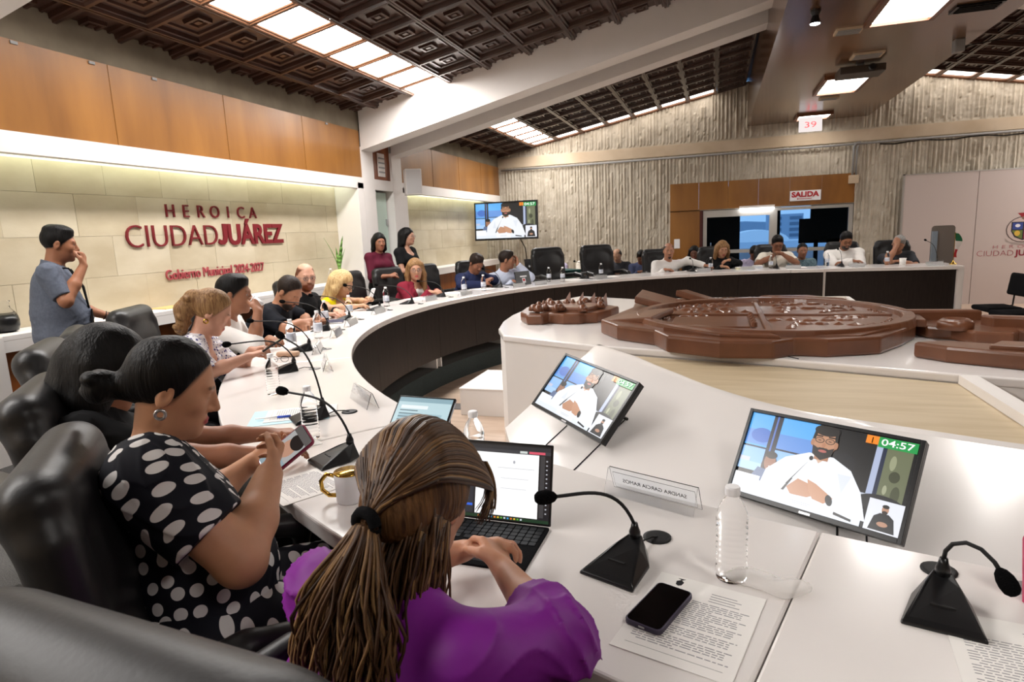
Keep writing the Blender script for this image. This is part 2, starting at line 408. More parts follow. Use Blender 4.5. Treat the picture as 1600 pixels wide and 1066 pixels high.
# outside the glass: black panels, terrace, town at dusk
ds = tag(MB().box(-.3, .50, YF + .5, YF + .56, ZL, 2.3).build('black_screen', M['black']), 'tall black screen outside behind the left half of the glass door', 'screen')
tag(MB().box(1.16, 1.31, YF + .5, YF + .58, ZL, 2.4).build('black_pillar', M['black']), 'narrow black pillar outside just right of the window mullion', 'pillar')
ob = empty('outdoor_television', (2.3, YF + .62, 0)); tag(ob, 'large black screen on a stand outside the right-hand window', 'screen')
MB().box(-.60, .7, 0, .06, 1.02, 1.54).box(-.38, .7, 0.02, .1, 1.5, 2.3).build('panel', M['black'], ob); MB().box(-.3, -.22, 0, .05, ZL, 1.1).box(-.05, .5, 0, .05, ZL, 1.1).build('stand', M['black'], ob)
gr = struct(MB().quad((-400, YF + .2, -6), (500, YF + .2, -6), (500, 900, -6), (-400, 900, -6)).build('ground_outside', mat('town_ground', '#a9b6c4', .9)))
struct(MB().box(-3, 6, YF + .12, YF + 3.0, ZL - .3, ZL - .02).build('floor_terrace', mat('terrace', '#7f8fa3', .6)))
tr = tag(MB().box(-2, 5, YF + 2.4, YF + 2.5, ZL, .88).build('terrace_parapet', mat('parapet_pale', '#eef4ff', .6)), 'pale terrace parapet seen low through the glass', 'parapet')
tw = empty('tower_block', (10.6, 110, -6)); tag(tw, 'distant tower block on the skyline through the right-hand window', 'building')
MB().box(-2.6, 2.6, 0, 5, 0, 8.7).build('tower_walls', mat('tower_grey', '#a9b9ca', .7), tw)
for k in range(9):
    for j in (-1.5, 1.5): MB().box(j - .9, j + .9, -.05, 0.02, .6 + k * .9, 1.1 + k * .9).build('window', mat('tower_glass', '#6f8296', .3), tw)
hl = empty('exhibition_hall', (4.5, 75, -6)); tag(hl, 'distant low hall with a pale curved roof seen through the glass', 'building')
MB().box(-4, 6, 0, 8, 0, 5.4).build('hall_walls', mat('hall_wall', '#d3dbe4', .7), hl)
mb = MB(); i = 0
pr = [(math.cos(t) * 3.2, 5.4 + math.sin(t) * 1.3) for t in np.linspace(math.pi, 0, 13)]
for k in range(12): mb.quad((pr[k][0], 0, pr[k][1]), (pr[k + 1][0], 0, pr[k + 1][1]), (pr[k + 1][0], 8, pr[k + 1][1]), (pr[k][0], 8, pr[k][1]))
mb.quad(*[(p[0], 0, p[1]) for p in pr]); mb.build('curved_roof', mat('hall_roof', '#ffffff', .5), hl)
mb = MB(); hp = [(-60, 0)] + [(x, 6.5 + 2.2 * math.sin(x * .05) + 1.2 * math.sin(x * .13 + 1)) for x in range(-60, 141, 8)] + [(140, 0)]
i = len(mb.v)
for yy in (300, 330): mb.v += [(p[0], yy, p[1] - 6) for p in hp]
nn = len(hp); mb.f = [tuple(range(nn))[::-1], tuple(range(nn, 2 * nn))] + [(k, k + 1, nn + k + 1, nn + k) for k in range(nn - 1)]; mb.c = [None] * len(mb.f)
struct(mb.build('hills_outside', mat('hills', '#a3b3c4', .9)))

# conduit on the far wall
cd = empty('conduit', (0, 0, 0)); tag(cd, 'grey steel conduit running under the concrete band with a drop to a box', 'conduit')
MB().tube([(-4.75, YF - .09, 2.93), (2.55, YF - .09, 2.93), (XR - .1, YF - .09, 2.96)], .02, 6).build('pipe', M['grey'], cd, smooth=True)
MB().tube([(2.66, YF - .12, 2.95), (2.58, YF - .12, 2.94), (2.545, YF - .12, 2.88), (2.54, YF - .12, 2.34)], .022, 6).tube([(2.62, YF - .12, 2.9), (2.60, YF - .12, 2.85), (2.60, YF - .12, 2.34)], .018, 6).build('drop_pipe', M['grey'], cd, smooth=True)
MB().box(2.48, 2.65, YF - .16, YF - .07, 2.18, 2.34).build('junction_box', M['band'], cd)
MB().tube([(3.0 + k * .25, YF - .07, 2.90 - .02 * math.sin(k * 1.7)) for k in range(20)], .012, 5).build('cable', M['rubber'], cd)

# --- ceiling: sloped boards with moulded coffers, soffit box along the ridge
def slope_mtx(x, y, side, dz=0.0):
    ang = math.atan(SL) * side
    m = Matrix.Translation((x, y, zc(x) + dz)) @ Matrix.Rotation(ang, 4, 'Y'); return m
ceil = {}
for side, nm in ((-1, 'ceiling_left'), (1, 'ceiling_right')):
    xe = RIDGE + side * 6.5; xi = RIDGE
    o = MB().quad((xe, YB, zc(xe) + .10), (xi, YB, zc(xi) + .10), (xi, YF + .1, zc(xi) + .10), (xe, YF + .1, zc(xe) + .10)).build(nm, M['coffer']); struct(o); ceil[side] = o
prof = [(.2825, 0), (.262, 0), (.256, .022), (.238, .024), (.232, .06), (.198, .064), (.192, .05), (.172, .052), (.166, .072), (.086, .074), (.080, .042), (.056, .040), (.050, .060), (.030, .058), (.026, .044), (.0, .044)]
def coffer_mesh(prof, name, m):
    mb = MB(); R = []
    for (h, z) in prof[:-1]:
        R.append([len(mb.v) + k for k in range(4)]); mb.v += [(-h, -h, z), (h, -h, z), (h, h, z), (-h, h, z)]
    for a, b in zip(R[:-1], R[1:]):
        for k in range(4): mb.f.append((a[k], b[k], b[(k + 1) % 4], a[(k + 1) % 4])); mb.c.append(None)
    mb.f.append(tuple(R[-1][::-1])); mb.c.append(None)
    me = mb.mesh(name, m); return me
cof_me = coffer_mesh(prof, 'coffer', M['coffer'])
frame_me = coffer_mesh([(.2825, 0), (.262, 0), (.256, .010), (.24, .012), (.233, .022), (.231, .09), (0, 0)], 'light_frame', mat('light_frame', '#6e4a33', .4))
MBp = MB().quad((-.232, -.232, .022), (-.232, .232, .022), (.232, .232, .022), (.232, -.232, .022)); pan_me = MBp.mesh('diffuser', M['panel']); pan2_me = MBp.mesh('diffuser_dim', M['panel_far'])
# drop the closing face of the frame so that the diffuser shows
bm = bmesh.new(); bm.from_mesh(frame_me); f = max(bm.faces, key=lambda q: q.calc_center_median().z + q.calc_area()); bm.faces.remove(f); bm.to_mesh(frame_me); bm.free()
cols = [-4.80 + .5625 * k for k in range(10)]
rows_f = [8.0 - .5575 * k for k in range(0, 10)]
rows_r = [13.90 - .5575 * k for k in range(0, 9)]
rows_n = [1.35 - .5575 * k for k in range(0, 7)]
nlight = 0
def light(x, y, side, lab, dim=False):
    e = empty('ceiling_light'); e.matrix_world = slope_mtx(x, y, side); tag(e, lab, 'ceiling light', 'square light panels in the coffered ceiling')
    inst('light_frame', frame_me, (0, 0, 0), e); inst('diffuser', pan2_me if dim else pan_me, (0, 0, .03 if dim else 0), e)
for side in (-1, 1):
    for bay, rows in (('f', rows_f), ('r', rows_r), ('n', rows_n)):
        for r, y in enumerate(rows):
            for c, x in enumerate(cols):
                X = x if side == -1 else 2 * RIDGE - x
                if side == 1 and bay == 'n': continue
                if side == 1 and bay == 'f' and c > 6 and r > 4: continue
                isl = (c == 2 and not (bay == 'r' and r > 5) and not (side == 1 and bay != 'r')) or (bay == 'r' and r == 0 and 2 <= c <= 8)
                if isl:
                    sd = 'left' if side == -1 else 'right'
                    if bay == 'r' and r == 0 and c > 2: lab = '%s ceiling light panel along the far wall, %s from the corner' % (sd, ORD[c - 2])
                    else: lab = '%s ceiling light panel %s, %s from the %s' % (sd, {'f': 'before the twin beams', 'r': 'beyond the twin beams', 'n': 'above the near tables'}[bay], ORD[r], {'f': 'beams', 'r': 'far wall', 'n': 'near beams'}[bay])
                    light(X, y, side, lab, bay == 'r' and r == 0)
                elif not (side == -1 and bay == 'n'):
                    inst('coffer', cof_me, None, ceil[side], slope_mtx(X, y, side))
sf = struct(MB().box(.59, 2.78, YB, YF, 3.45, 4.30).build('ceiling_soffit', M['soffit']))
for k, (a, b) in enumerate(((13.25, 13.75), (10.1, 11.2), (6.7, 7.6), (3.2, 4.3), (-.5, .6))):
    e = empty('soffit_light', (1.72, (a + b) / 2, 3.45)); tag(e, 'wood-framed light panel under the ridge soffit, %s from the far wall' % ORD[k], 'ceiling light', 'framed panels under the ridge soffit')
    h = (b - a) / 2; mb = MB()
    for (p, q, r, s) in ((-.31, -.26, -h - .04, h + .04), (.26, .31, -h - .04, h + .04), (-.26, .26, -h - .04, -h), (-.26, .26, h, h + .04)): mb.box(p, q, r, s, -.045, 0)
    mb.build('frame', mat('frame_wood', '#6b4028', .3), e)
    MB().box(-.26, .26, -h, h, -.015, -.005).build('diffuser', M['panel_soffit'], e)
for k, (x, y, w, d) in enumerate(((1.30, 7.78, .13, .11), (2.35, 7.5, .2, .12), (1.72, 11.75, .14, .1), (1.72, 9.0, .17, .14))):
    e = empty('soffit_vent', (x, y, 3.45)); tag(e, ['small square vent under the soffit near the spotlight', 'dark slotted vent right of the nearest soffit panel', 'pale vent between the two far soffit panels', 'white louvred vent before the middle soffit panel'][k], 'vent')
    MB().box(-w, w, -d, d, -.02, 0).build('vent_frame', M['band'] if k != 1 else M['plastic'], e)
    for j in range(4): MB().box(-w * .85, w * .85, -d * .8 + j * d * .42, -d * .8 + j * d * .42 + d * .25, -.028, -.02).build('slat', M['grey'] if k != 1 else M['black'], e)
e = empty('projector', (1.74, 9.5, 3.45)); tag(e, 'dark flat projector box hung under the soffit before a light panel', 'projector')
MB().box(-.26, .26, -.2, .2, -.14, -.05).build('body', mat('projector_body', '#3c332b', .4), e, bevel=.01); MB().box(-.04, .04, -.04, .04, -.05, 0).build('mount', M['grey'], e)
MB().lathe([(.04, 0), (.045, .02), (.03, .03)], 12, mtx=Matrix.Translation((.1, -.2, -.09)) @ Matrix.Rotation(math.pi / 2, 4, 'X')).build('lens', M['plastic'], e)
e = empty('spotlight', (.87, 6.93, 3.45)); tag(e, 'small white spotlight under the left side of the soffit', 'lamp')
MB().lathe([(.05, 0), (.05, -.02), (.03, -.05), (.045, -.10), (.05, -.12)], 14).build('housing', M['plastic'], e); MB().lathe([(.044, -.121), (.03, -.128), (.001, -.13)], 14).build('bulb', emit_mat('spot_bulb', '#e8f2ff', 30), e)
e = empty('surveillance_camera', (2.60, 8.78, 3.45)); tag(e, 'small boxy grey device under the right edge of the soffit', 'camera')
MB().box(-.05, .05, -.06, .06, -.14, 0).build('body', M['grey'], e, bevel=.008); MB().tube([(.03, 0, -.08), (.4, -.02, -.05), (.9, -.05, .1)], .006, 5).build('cable', M['rubber'], e)
e = empty('exit_sign', (1.68, 13.5, 3.45)); tag(e, 'white hanging sign with blurred red digits under the far end of the soffit', 'sign')
MB().box(-.2, .2, -.02, .02, -.29, -.03).build('sign_box', emit_mat('sign_white', '#fff3f0', .5), e); MB().box(-.02, .02, -.01, .01, -.03, 0).build('hanger', M['grey'], e)
text_mesh('digits', '39', .15, .002, M['red'], frame((-.10, -.024, -.215), (1, 0, 0), (0, 0, 1)), e, width=.2)
e = empty('exit_board', (1.71, YF - .085, 2.0)); tag(e, 'white SALIDA board with red letters on the wood header', 'sign')
MB().box(-.285, .285, -.012, 0, -.10, .10).build('board', M['cap'], e)
text_mesh('letters', 'SALIDA', .14, .003, M['red'], frame((-.255, -.016, -.022), (1, 0, 0), (0, 0, 1)), e, offset=.006, width=.51)
MB().quad((-.11, -.016, -.062), (-.15, -.016, -.047), (-.15, -.016, -.077)).box(-.11, .12, -.018, -.014, -.067, -.057).build('arrow', M['red'], e)

# right wall and back wall close the room
struct(MB().box(XR, XR + .15, YB, YF, ZL, 3.3).build('wall_right', M['veneer']))
struct(MB().box(XW - .2, XR + .15, YB - .15, YB, ZL, 4.6).build('wall_back', M['band']))

# white backdrop with crest
bd = empty('backdrop', (0, YF - .10, 0)); tag(bd, 'large pinkish white backdrop board with a coloured crest at the right', 'backdrop')
for k, (a, b) in enumerate(((3.45, 4.655), (4.665, 5.87), (5.88, 7.08), (7.09, 8.0))):
    MB().box(a, b, -.03, .0, ZL, 2.27).build('panel', mat('backdrop_white', '#c8bab4', .6), bd)
MB().box(3.42, 3.45, -.035, .01, ZL, 2.29).box(3.42, 8.0, -.035, .01, 2.27, 2.29).build('frame', M['alu'], bd)
def BT(x, z): return frame((x, -.034, z), (1, 0, 0), (0, 0, 1))
pink = mat('print_pink', '#b98083', .6); text_mesh('letters', 'HEROICA', .085, .0005, pink, BT(4.97, .83), bd, spacing=1.7, width=.85)
text_mesh('letters', 'CIUDAD', .15, .0005, mat('print_rose', '#a8565f', .6), BT(4.72, .69), bd, offset=-.003, width=.58)
text_mesh('letters', 'JU\u00c1REZ', .15, .0005, mat('print_maroon', '#8d2337', .6), BT(5.32, .69), bd, offset=.004, width=.56)
mb = MB()
def shp(pts, c, d): mb.quad(*[(5.42 + x, -.031 - d, 1.17 + z) for x, z in pts][::-1], col=lin(c))
def ellp(cx, cz, rx, rz, n=20, a0=0, a1=360): return [(cx + rx * math.cos(math.radians(a0 + (a1 - a0) * k / n)), cz + rz * math.sin(math.radians(a0 + (a1 - a0) * k / n))) for k in range(n)]
shp(ellp(0, 0, .27, .24), '#4a3a38', .0005); shp(ellp(0, 0, .255, .225), '#c9b7b0', .001)
sh = [(-.19, .14), (.19, .14), (.19, -.03), (.13, -.14), (0, -.2), (-.13, -.14), (-.19, -.03)]
shp(sh, '#2c2a33', .0015)
shp([(-.17, .125), (-.01, .125), (-.01, 0), (-.17, 0)], '#3b4c93', .002); shp([(.01, .125), (.17, .125), (.17, 0), (.01, 0)], '#d0a22c', .002)
shp([(-.17, -.015), (-.01, -.015), (-.01, -.175), (-.11, -.12), (-.17, -.03)], '#6a7a3c', .002); shp([(.01, -.015), (.17, -.015), (.17, -.03), (.11, -.12), (.01, -.175)], '#a02c44', .002)
shp(ellp(-.09, .07, .04, .03), '#e9e9f0', .0025); shp(ellp(-.09, -.07, .045, .05), '#d9b24a', .0025); shp(ellp(.09, -.06, .03, .05), '#7d83b5', .0025); shp(ellp(.05, .08, .02, .03), '#8e2b2b', .0025); shp(ellp(.12, .05, .02, .03), '#8e2b2b', .0025)
shp([(-.11, .30), (.11, .31), (.07, .25), (.02, .21), (-.03, .21), (-.07, .26)], '#9a2630', .002); shp(ellp(0, .21, .04, .03), '#8a6a58', .0025)
shp([(-.28, -.15), (-.2, -.22), (0, -.25), (.2, -.22), (.28, -.15), (.26, -.21), (.15, -.27), (0, -.29), (-.15, -.27), (-.26, -.21)], '#a89b95', .002)
mb.build('crest', mat('crest_print', '#ffffff', .6, attr='col'), bd)
def fixn(o):
    bm = bmesh.new(); bm.from_mesh(o.data); bmesh.ops.recalc_face_normals(bm, faces=bm.faces); bm.to_mesh(o.data); bm.free(); return o
# ------------------------------------------------------------------ wall lettering
def WT(y, z): return frame((XW + .022, y, z), (0, 1, 0), (0, 0, 1))
e = empty('wall_lettering', (0, 0, 0)); tag(e, 'maroon raised letters HEROICA CIUDAD JU\u00c1REZ on the stone wall', 'lettering')
for k, ch in enumerate('HEROICA'): text_mesh('letter', ch, .185, .010, M['sign'], WT(5.01 + k * .198, 1.80), e, offset=-.001, align='CENTER')
text_mesh('letters', 'CIUDAD', .315, .014, M['sign'], WT(4.47, 1.51), e, offset=-.006, width=1.13)
text_mesh('letters', 'U\u00c1REZ', .315, .012, M['sign'], WT(5.765, 1.51), e, offset=.009, width=.94)
JP = [(.085, .225), (.14, .225), (.14, .07), (.125, .025), (.085, 0), (.04, -.003), (.0, .02), (.018, .06), (.05, .045), (.075, .052), (.085, .08)]
fixn(MB().prism(JP, -.012, .012, WT(5.605, 1.51)).build('letter', M['sign'], e))
e = empty('wall_motto', (0, 0, 0)); tag(e, 'small maroon line Gobierno Municipal 2024-2027 on the stone wall', 'lettering')
text_mesh('letters', 'Gobierno Municipal 2024-2027', .145, .008, mat('motto', '#a5484f', .5), WT(4.86, 1.18), e, width=1.43)


ZT = .75
def arc_prism(mb, a0, a1, r0, r1, z0, z1, n=8):
    A = [a0 + (a1 - a0) * k / n for k in range(n + 1)]
    poly = [tuple(ring(a, r0)[:2]) for a in A] + [tuple(ring(a, r1)[:2]) for a in A[::-1]]
    i = len(mb.v); m = n + 1
    for z in (z0, z1): mb.v += [(p[0], p[1], z) for p in poly]
    N = 2 * m
    for k in range(n):
        a, b, c, d = k, k + 1, N - 2 - k, N - 1 - k
        mb.f += [(i + N + a, i + N + b, i + N + c, i + N + d), (i + d, i + c, i + b, i + a)]
    for k in range(N): k2 = (k + 1) % N; mb.f.append((i + k, i + k2, i + N + k2, i + N + k))
    mb.c += [None] * (2 * n + N); return mb
bounds = [-68.5, -88, -107.5, -127, -146.5, -166, -185.5, -205, -224.5, -244, -263.5, -269.3]
desc = ['outside the right edge of the picture', 'at the right edge with the short bent microphone', 'under the open laptop and the dark phone', 'under the pen and the blue folder', 'under the floral blouse woman and the white shirt man',
        'before the black polo man', 'before the yellow top woman', 'before the maroon jacket woman', 'before the navy shirt man', 'before the two empty black chairs', 'before the white shirt man with the moustache', 'next to the straight head table']
for k in range(len(bounds) - 1):
    a0, a1 = bounds[k], bounds[k + 1]
    t = empty('table_section', (0, 0, 0)); tag(t, 'curved white table section ' + desc[k], 'table', 'curved sections of the white ring table')
    g = .018
    o = fixn(arc_prism(MB(), a0 - g, a1 + g, 4.65, 5.38, .702, ZT, 10).build('tabletop', M['table'], t, bevel=.006, seg=2))
    n = 2 if abs(a1 - a0) > 10 else 1
    for j in range(n):
        b0 = a0 + (a1 - a0) * j / n; b1 = a0 + (a1 - a0) * (j + 1) / n
        fixn(arc_prism(MB(), b0 - .03, b1 + .03, 4.672, 4.695, .12, .702, 8).build('skirt_panel', M['skirt'], t))
    for b in (a0 - .6, a1 + .6): fixn(arc_prism(MB(), b - .14, b + .14, 4.70, 5.30, 0, .702, 1).build('leg_panel', M['white'], t))
# brass bracket under the lip
# straight head table
t = empty('head_table', (0, 0, 0)); tag(t, 'straight white head table with black front at the far right', 'table')
MB().box(1.60, 3.46, 10.72, 11.52, .70, ZT).build('tabletop', M['table'], t, bevel=.005)
MB().box(1.56, 1.63, 10.72, 11.5, 0, .70).build('end_panel', M['white'], t); MB().box(3.38, 3.46, 10.72, 11.5, 0, .70).build('end_panel', M['white'], t)
MB().box(1.63, 3.38, 10.78, 10.80, .06, .70).build('skirt_panel', M['skirt'], t)

# ------------------------------------------------------------------ central island
ZI = .70
slab = [(-1.60, 4.62), (-.79, 4.24), (-.06, 4.03), (.42, 3.885), (1.18, 3.60), (1.42, 3.53), (2.30, 3.25), (2.75, 4.15), (2.0, 5.07), (1.56, 5.66), (1.29, 5.98), (-.75, 7.07), (-1.50, 7.50)]
t = math.radians
left = []
for k in range(9):
    a = 148 + (204 - 148) * k / 8; left.append((CX + 3.56 * math.cos(t(a)), CY + 3.56 * math.sin(t(a))))
isl_poly = [p for p in slab] + left[1:-1]
il = empty('centre_island', (0, 0, 0)); tag(il, 'white central island with a polished top carrying the brown carved emblem', 'island')
fixn(MB().prism(isl_poly, ZI - .05, ZI).build('island_top', M['table'], il, bevel=.012, seg=3))
fixn(MB().prism([(CX * .004 + p[0] * .996, CY * .004 + p[1] * .996) for p in isl_poly], ZL, ZI - .05).build('island_body', M['white'], il))
# thin joint across the top in front of the emblem
MB().tube([(.36, 4.05, ZI + .0005), (.47, 3.90, ZI + .0005)], .004, 5).build('joint', M['inkd'], il)
def tray(name, poly, lab, wid=.05):
    e = empty(name, (0, 0, 0)); tag(e, lab, 'tray')
    cx = sum(p[0] for p in poly) / len(poly); cy_ = sum(p[1] for p in poly) / len(poly)
    fixn(MB().prism(poly, ZL, ZI - .045).build('tray_floor', M['tray'], e))
    return e
rear = [(-.72, 7.06), (1.27, 6.01), (1.31, 7.23), (-.2, 7.20)]
e = tray('rear_tray', rear, 'beige wood tray behind the brown emblem on the island')
for a, b in ((rear[1], rear[2]), (rear[2], rear[3]), (rear[3], rear[0])):
    d = Vector((b[0] - a[0], b[1] - a[1], 0)); L = d.length; MB().box(0, L, -.02, .02, ZL, ZI).build('border', M['white'], e).matrix_local = Matrix.Translation((a[0], a[1], 0)) @ Matrix.Rotation(math.atan2(d.y, d.x), 4, 'Z')
ridge = [(-.79, 4.22), (-.64, 4.02), (-.495, 3.825), (-.35, 3.58), (-.215, 3.374), (-.10, 3.19), (.014, 3.041), (.12, 2.92), (.225, 2.822), (.34, 2.735), (.453, 2.673), (.657, 2.587), (.83, 2.51), (.997, 2.44), (1.3, 2.34), (1.7, 2.26), (2.1, 2.25)]
front = [(-.62, 4.15), (-.06, 4.0), (.42, 3.86), (1.18, 3.575)] + [(1.19, 2.40)] + ridge[1:14][::-1]
e = tray('front_tray', front, 'beige wood tray in front of the brown emblem behind the monitors')
MB().box(1.17, 1.25, 2.36, 3.585, ZL, ZI).build('border', M['white'], e)
mb = MB()
for (p, q) in zip(ridge[:-1], ridge[1:]):
    pass
# monitor console: curved sloped fascia below the ridge, split into panels
cs = empty('monitor_console', (0, 0, 0)); tag(cs, 'white sloped console with curved ridge carrying the two monitors', 'console')
low_raw = [(-1.09, 3.12), (-.985, 2.88), (-.88, 2.72), (-.76, 2.56), (-.63, 2.42), (-.50, 2.31), (-.36, 2.21), (-.21, 2.13), (-.05, 2.06), (.12, 2.0), (.30, 1.95), (.50, 1.915), (.70, 1.90), (.95, 1.89), (1.3, 1.89), (1.7, 1.9), (2.1, 1.93)]
def dens(P, n=4):
    P = [Vector(q) for q in P]; out = []
    for i in range(len(P) - 1):
        p0, p1, p2, p3 = P[max(i - 1, 0)], P[i], P[i + 1], P[min(i + 2, len(P) - 1)]
        for j in range(n):
            t_ = j / n; out.append(.5 * ((2 * p1) + (p2 - p0) * t_ + (2 * p0 - 5 * p1 + 4 * p2 - p3) * t_ ** 2 + (3 * p1 - p0 - 3 * p2 + p3) * t_ ** 3))
    out.append(P[-1]); return [tuple(q) for q in out]
ridge = dens(ridge); low = dens(low_raw)
def inn(k):
    p = Vector(ridge[k]); q = Vector(low[k]); d = (p - q); d.normalize(); return p + d * .07
def console_panel(k0, k1):
    mb = MB()
    for k in range(k0, k1):
        A, B, a, b = ridge[k], ridge[k + 1], low[k], low[k + 1]; Ai, Bi = inn(k), inn(k + 1)
        mb.quad((*Ai, ZI), (*A, ZI), (*B, ZI), (*Bi, ZI))
        mb.quad((*A, ZI), (*a, .44), (*b, .44), (*B, ZI))
        mb.quad((*a, .44), (*a, ZL), (*b, ZL), (*b, .44))
        mb.quad((*Ai, ZI), (*Bi, ZI), (*Bi, ZL), (*Ai, ZL))
    for k in (k0, k1):
        A, a, Ai = ridge[k], low[k], inn(k); mb.quad((*Ai, ZI), (*A, ZI), (*a, .44), (*a, ZL), (*Ai, ZL))
    o = mb.build('console_panel', M['table'], cs)
    bm = bmesh.new(); bm.from_mesh(o.data); bmesh.ops.remove_doubles(bm, verts=bm.verts, dist=.0005); bmesh.ops.recalc_face_normals(bm, faces=bm.faces)
    for f in bm.faces: f.smooth = True
    for ed in bm.edges:
        if len(ed.link_faces) != 2 or ed.calc_face_angle(0) > .35: ed.smooth = False
    bm.to_mesh(o.data); bm.free()
console_panel(0, len(ridge) - 1)
def on_slope(k, f, dz=.002):
    i = int(k); w = k - i
    R = Vector(ridge[i]).lerp(Vector(ridge[i + 1]), w); Lw = Vector(low[i]).lerp(Vector(low[i + 1]), w); p = R.lerp(Lw, f); return (p.x, p.y, ZI + (.44 - ZI) * f + dz)
for k0 in (9.6, 16.0, 40.8, 42.4): MB().tube([on_slope(k0, .45), on_slope(k0 + .4, .98)], .003, 5).build('joint', M['inkd'], cs)
st = empty('step_box', (-2.06, 5.78, ZL)); tag(st, 'small plain white box standing on the floor against the island', 'box')
MB().box(-.27, .27, -.40, .40, 0, .255).build('box_body', M['white'], st, bevel=.004); MB().box(-.275, .275, -.405, .405, .255, .27).build('box_lid', M['white'], st, bevel=.003)
MB().box(-3.0, -2.40, 5.55, 5.75, ZL, ZL + .006).build('floor_grille', mat('grille_grey', '#5f5a58', .5))
tag(bpy.data.objects['floor_grille'], 'grey floor grille strip beside the small white box', 'grille')

# ------------------------------------------------------------------ carved emblem (lies on the island, crest towards -X)
EM = empty('carved_emblem', (.33, 4.98, ZI + .001)); EM.scale = (1, 1, 1.45); tag(EM, 'large glossy brown carved oval shield lying flat on the island', 'emblem')
def esm(mb, name, par, bev=.008, smooth=False): return fixn(mb.build(name, M['bronze'], par, bevel=bev, seg=2, smooth=smooth))
base = [(-1.17, -.22), (-1.10, .10), (-1.02, .55), (-1.05, .95), (-.72, 1.0), (-.62, 1.30), (-.35, 1.12), (.05, 1.12), (.35, 1.18), (.70, .95), (.86, .70), (.95, .48), (1.00, .20), (.98, -.05), (.92, -.35), (.78, -.62), (.60, -.90), (.30, -1.02), (.12, -1.0), (.0, -1.10), (-.30, -1.12), (-.62, -.95), (-.72, -.72), (-1.0, -.52)]
esm(MB().prism(base, 0, .075), 'base_plate', EM, .012)
# oval rim
def ering(mb, cx, cy_, rx, ry, w, z0, z1, n=56):
    i = len(mb.v)
    for k in range(n):
        a = 2 * math.pi * k / n; c, s = math.cos(a), math.sin(a)
        for (f, z) in ((0, z0), (0.15 * w, z1), (.85 * w, z1), (w, z0)): mb.v.append((cx + (rx + f) * c, cy_ + (ry + f) * s, z))
    for k in range(n):
        k2 = (k + 1) % n
        for j in range(3): mb.f.append((i + k * 4 + j, i + k * 4 + j + 1, i + k2 * 4 + j + 1, i + k2 * 4 + j)); mb.c.append(None)
    return mb
fixn(ering(MB(), .03, .0, .86, .86, .10, .06, .100).build('rim', M['bronze'], EM, smooth=False, bevel=.006))
bead_me = MB().lathe([(.024, .06), (.024, .072), (.016, .082), (.003, .085)], 6).mesh('bead', M['bronze'], True)
for k in range(70):
    a = 2 * math.pi * k / 70
    if k % 7 < 5: inst('bead', bead_me, (.03 + .80 * math.cos(a), .80 * math.sin(a), 0), EM)
MB().box(-.02, .02, -.84, .84, .06, .085).build('cross_bar', M['bronze'], EM, bevel=.006); MB().box(-.82, .86, -.02, .02, .06, .085).build('cross_bar', M['bronze'], EM, bevel=.006)
rnd = random.Random(3)
def relief(x, y, L, W, ang, z=.06, h=.022, name='relief_figure', bumps=5):
    mb = MB(); mt = Matrix.Translation((x, y, 0)) @ Matrix.Rotation(ang, 4, 'Z')
    for k in range(bumps):
        u = (k / (bumps - 1) - .5) * L; r = W * rnd.uniform(.35, .6)
        mb.lathe([(r * 1.05, z), (r, z + h * .5), (r * .6, z + h * rnd.uniform(.8, 1.2)), (.002, z + h * 1.25)], 9, mtx=mt @ Matrix.Translation((u, rnd.uniform(-.2, .2) * W, 0)) @ Matrix.Scale(1.35, 4, (1, 0, 0)))
    mb.box(-L / 2, L / 2, -W * .3, W * .3, z, z + h * .6, mt)
    mb.build(name, M['bronze'], EM, bevel=.004)
for (x, y, L, W, an) in ((-.45, .35, .42, .09, .1), (-.48, .55, .30, .08, -.1), (-.30, .20, .40, .07, 0), (.30, .62, .30, .09, .3), (.38, .40, .40, .10, -.1), (.55, .22, .26, .08, .5), (.20, .30, .2, .1, 1.2),
                         (.30, -.25, .45, .10, .1), (.45, -.45, .40, .09, -.1), (.18, -.50, .25, .10, 1.3), (.55, -.12, .22, .09, .2), (-.55, -.10, .30, .1, .5), (-.35, .62, .25, .07, 0)):
    relief(x, y, L, W, an)
MB().box(-.62, -.10, -.62, -.12, .06, .082).build('raised_field', M['bronze'], EM, bevel=.006)
for j in range(5): MB().lathe([(.022, .08), (.02, .1), (.004, .108)], 8, (-.08, -.6 + j * .11, 0)).build('stud', M['bronze'], EM)
# scroll flaps round the shield
def flap(pts, z0, z1, tilt, name='scroll'):
    c = (sum(p[0] for p in pts) / len(pts), sum(p[1] for p in pts) / len(pts))
    mt = Matrix.Translation((c[0], c[1], 0)) @ Matrix.Rotation(tilt[0], 4, 'X') @ Matrix.Rotation(tilt[1], 4, 'Y')
    esm(MB().prism([(p[0] - c[0], p[1] - c[1]) for p in pts], z0, z1, mt), name, EM, .008)
flap([(-1.12, -.25), (-.75, -.45), (-.62, -.05), (-.95, .10)], .07, .10, (0, -.10))
flap([(-1.02, .55), (-.70, .50), (-.62, .85), (-1.0, .95)], .08, .12, (.05, .16))
flap([(-.70, 1.0), (-.40, .95), (-.32, 1.18), (-.62, 1.28)], .07, .11, (0, .2))
flap([(-.66, -.75), (-.3, -.98), (.05, -1.02), (-.05, -.86), (-.45, -.72)], .065, .095, (.05, 0))
flap([(.05, -.95), (.5, -.9), (.75, -.62), (.62, -.55), (.35, -.82)], .06, .085, (.03, 0))
flap([(.72, .78), (.45, 1.08), (.05, 1.08), (.35, .96)], .06, .10, (0, 0))
flap([(.9, .4), (.98, .1), (.92, -.3), (.99, -.32), (1.04, .1), (.98, .42)], .05, .085, (0, 0))
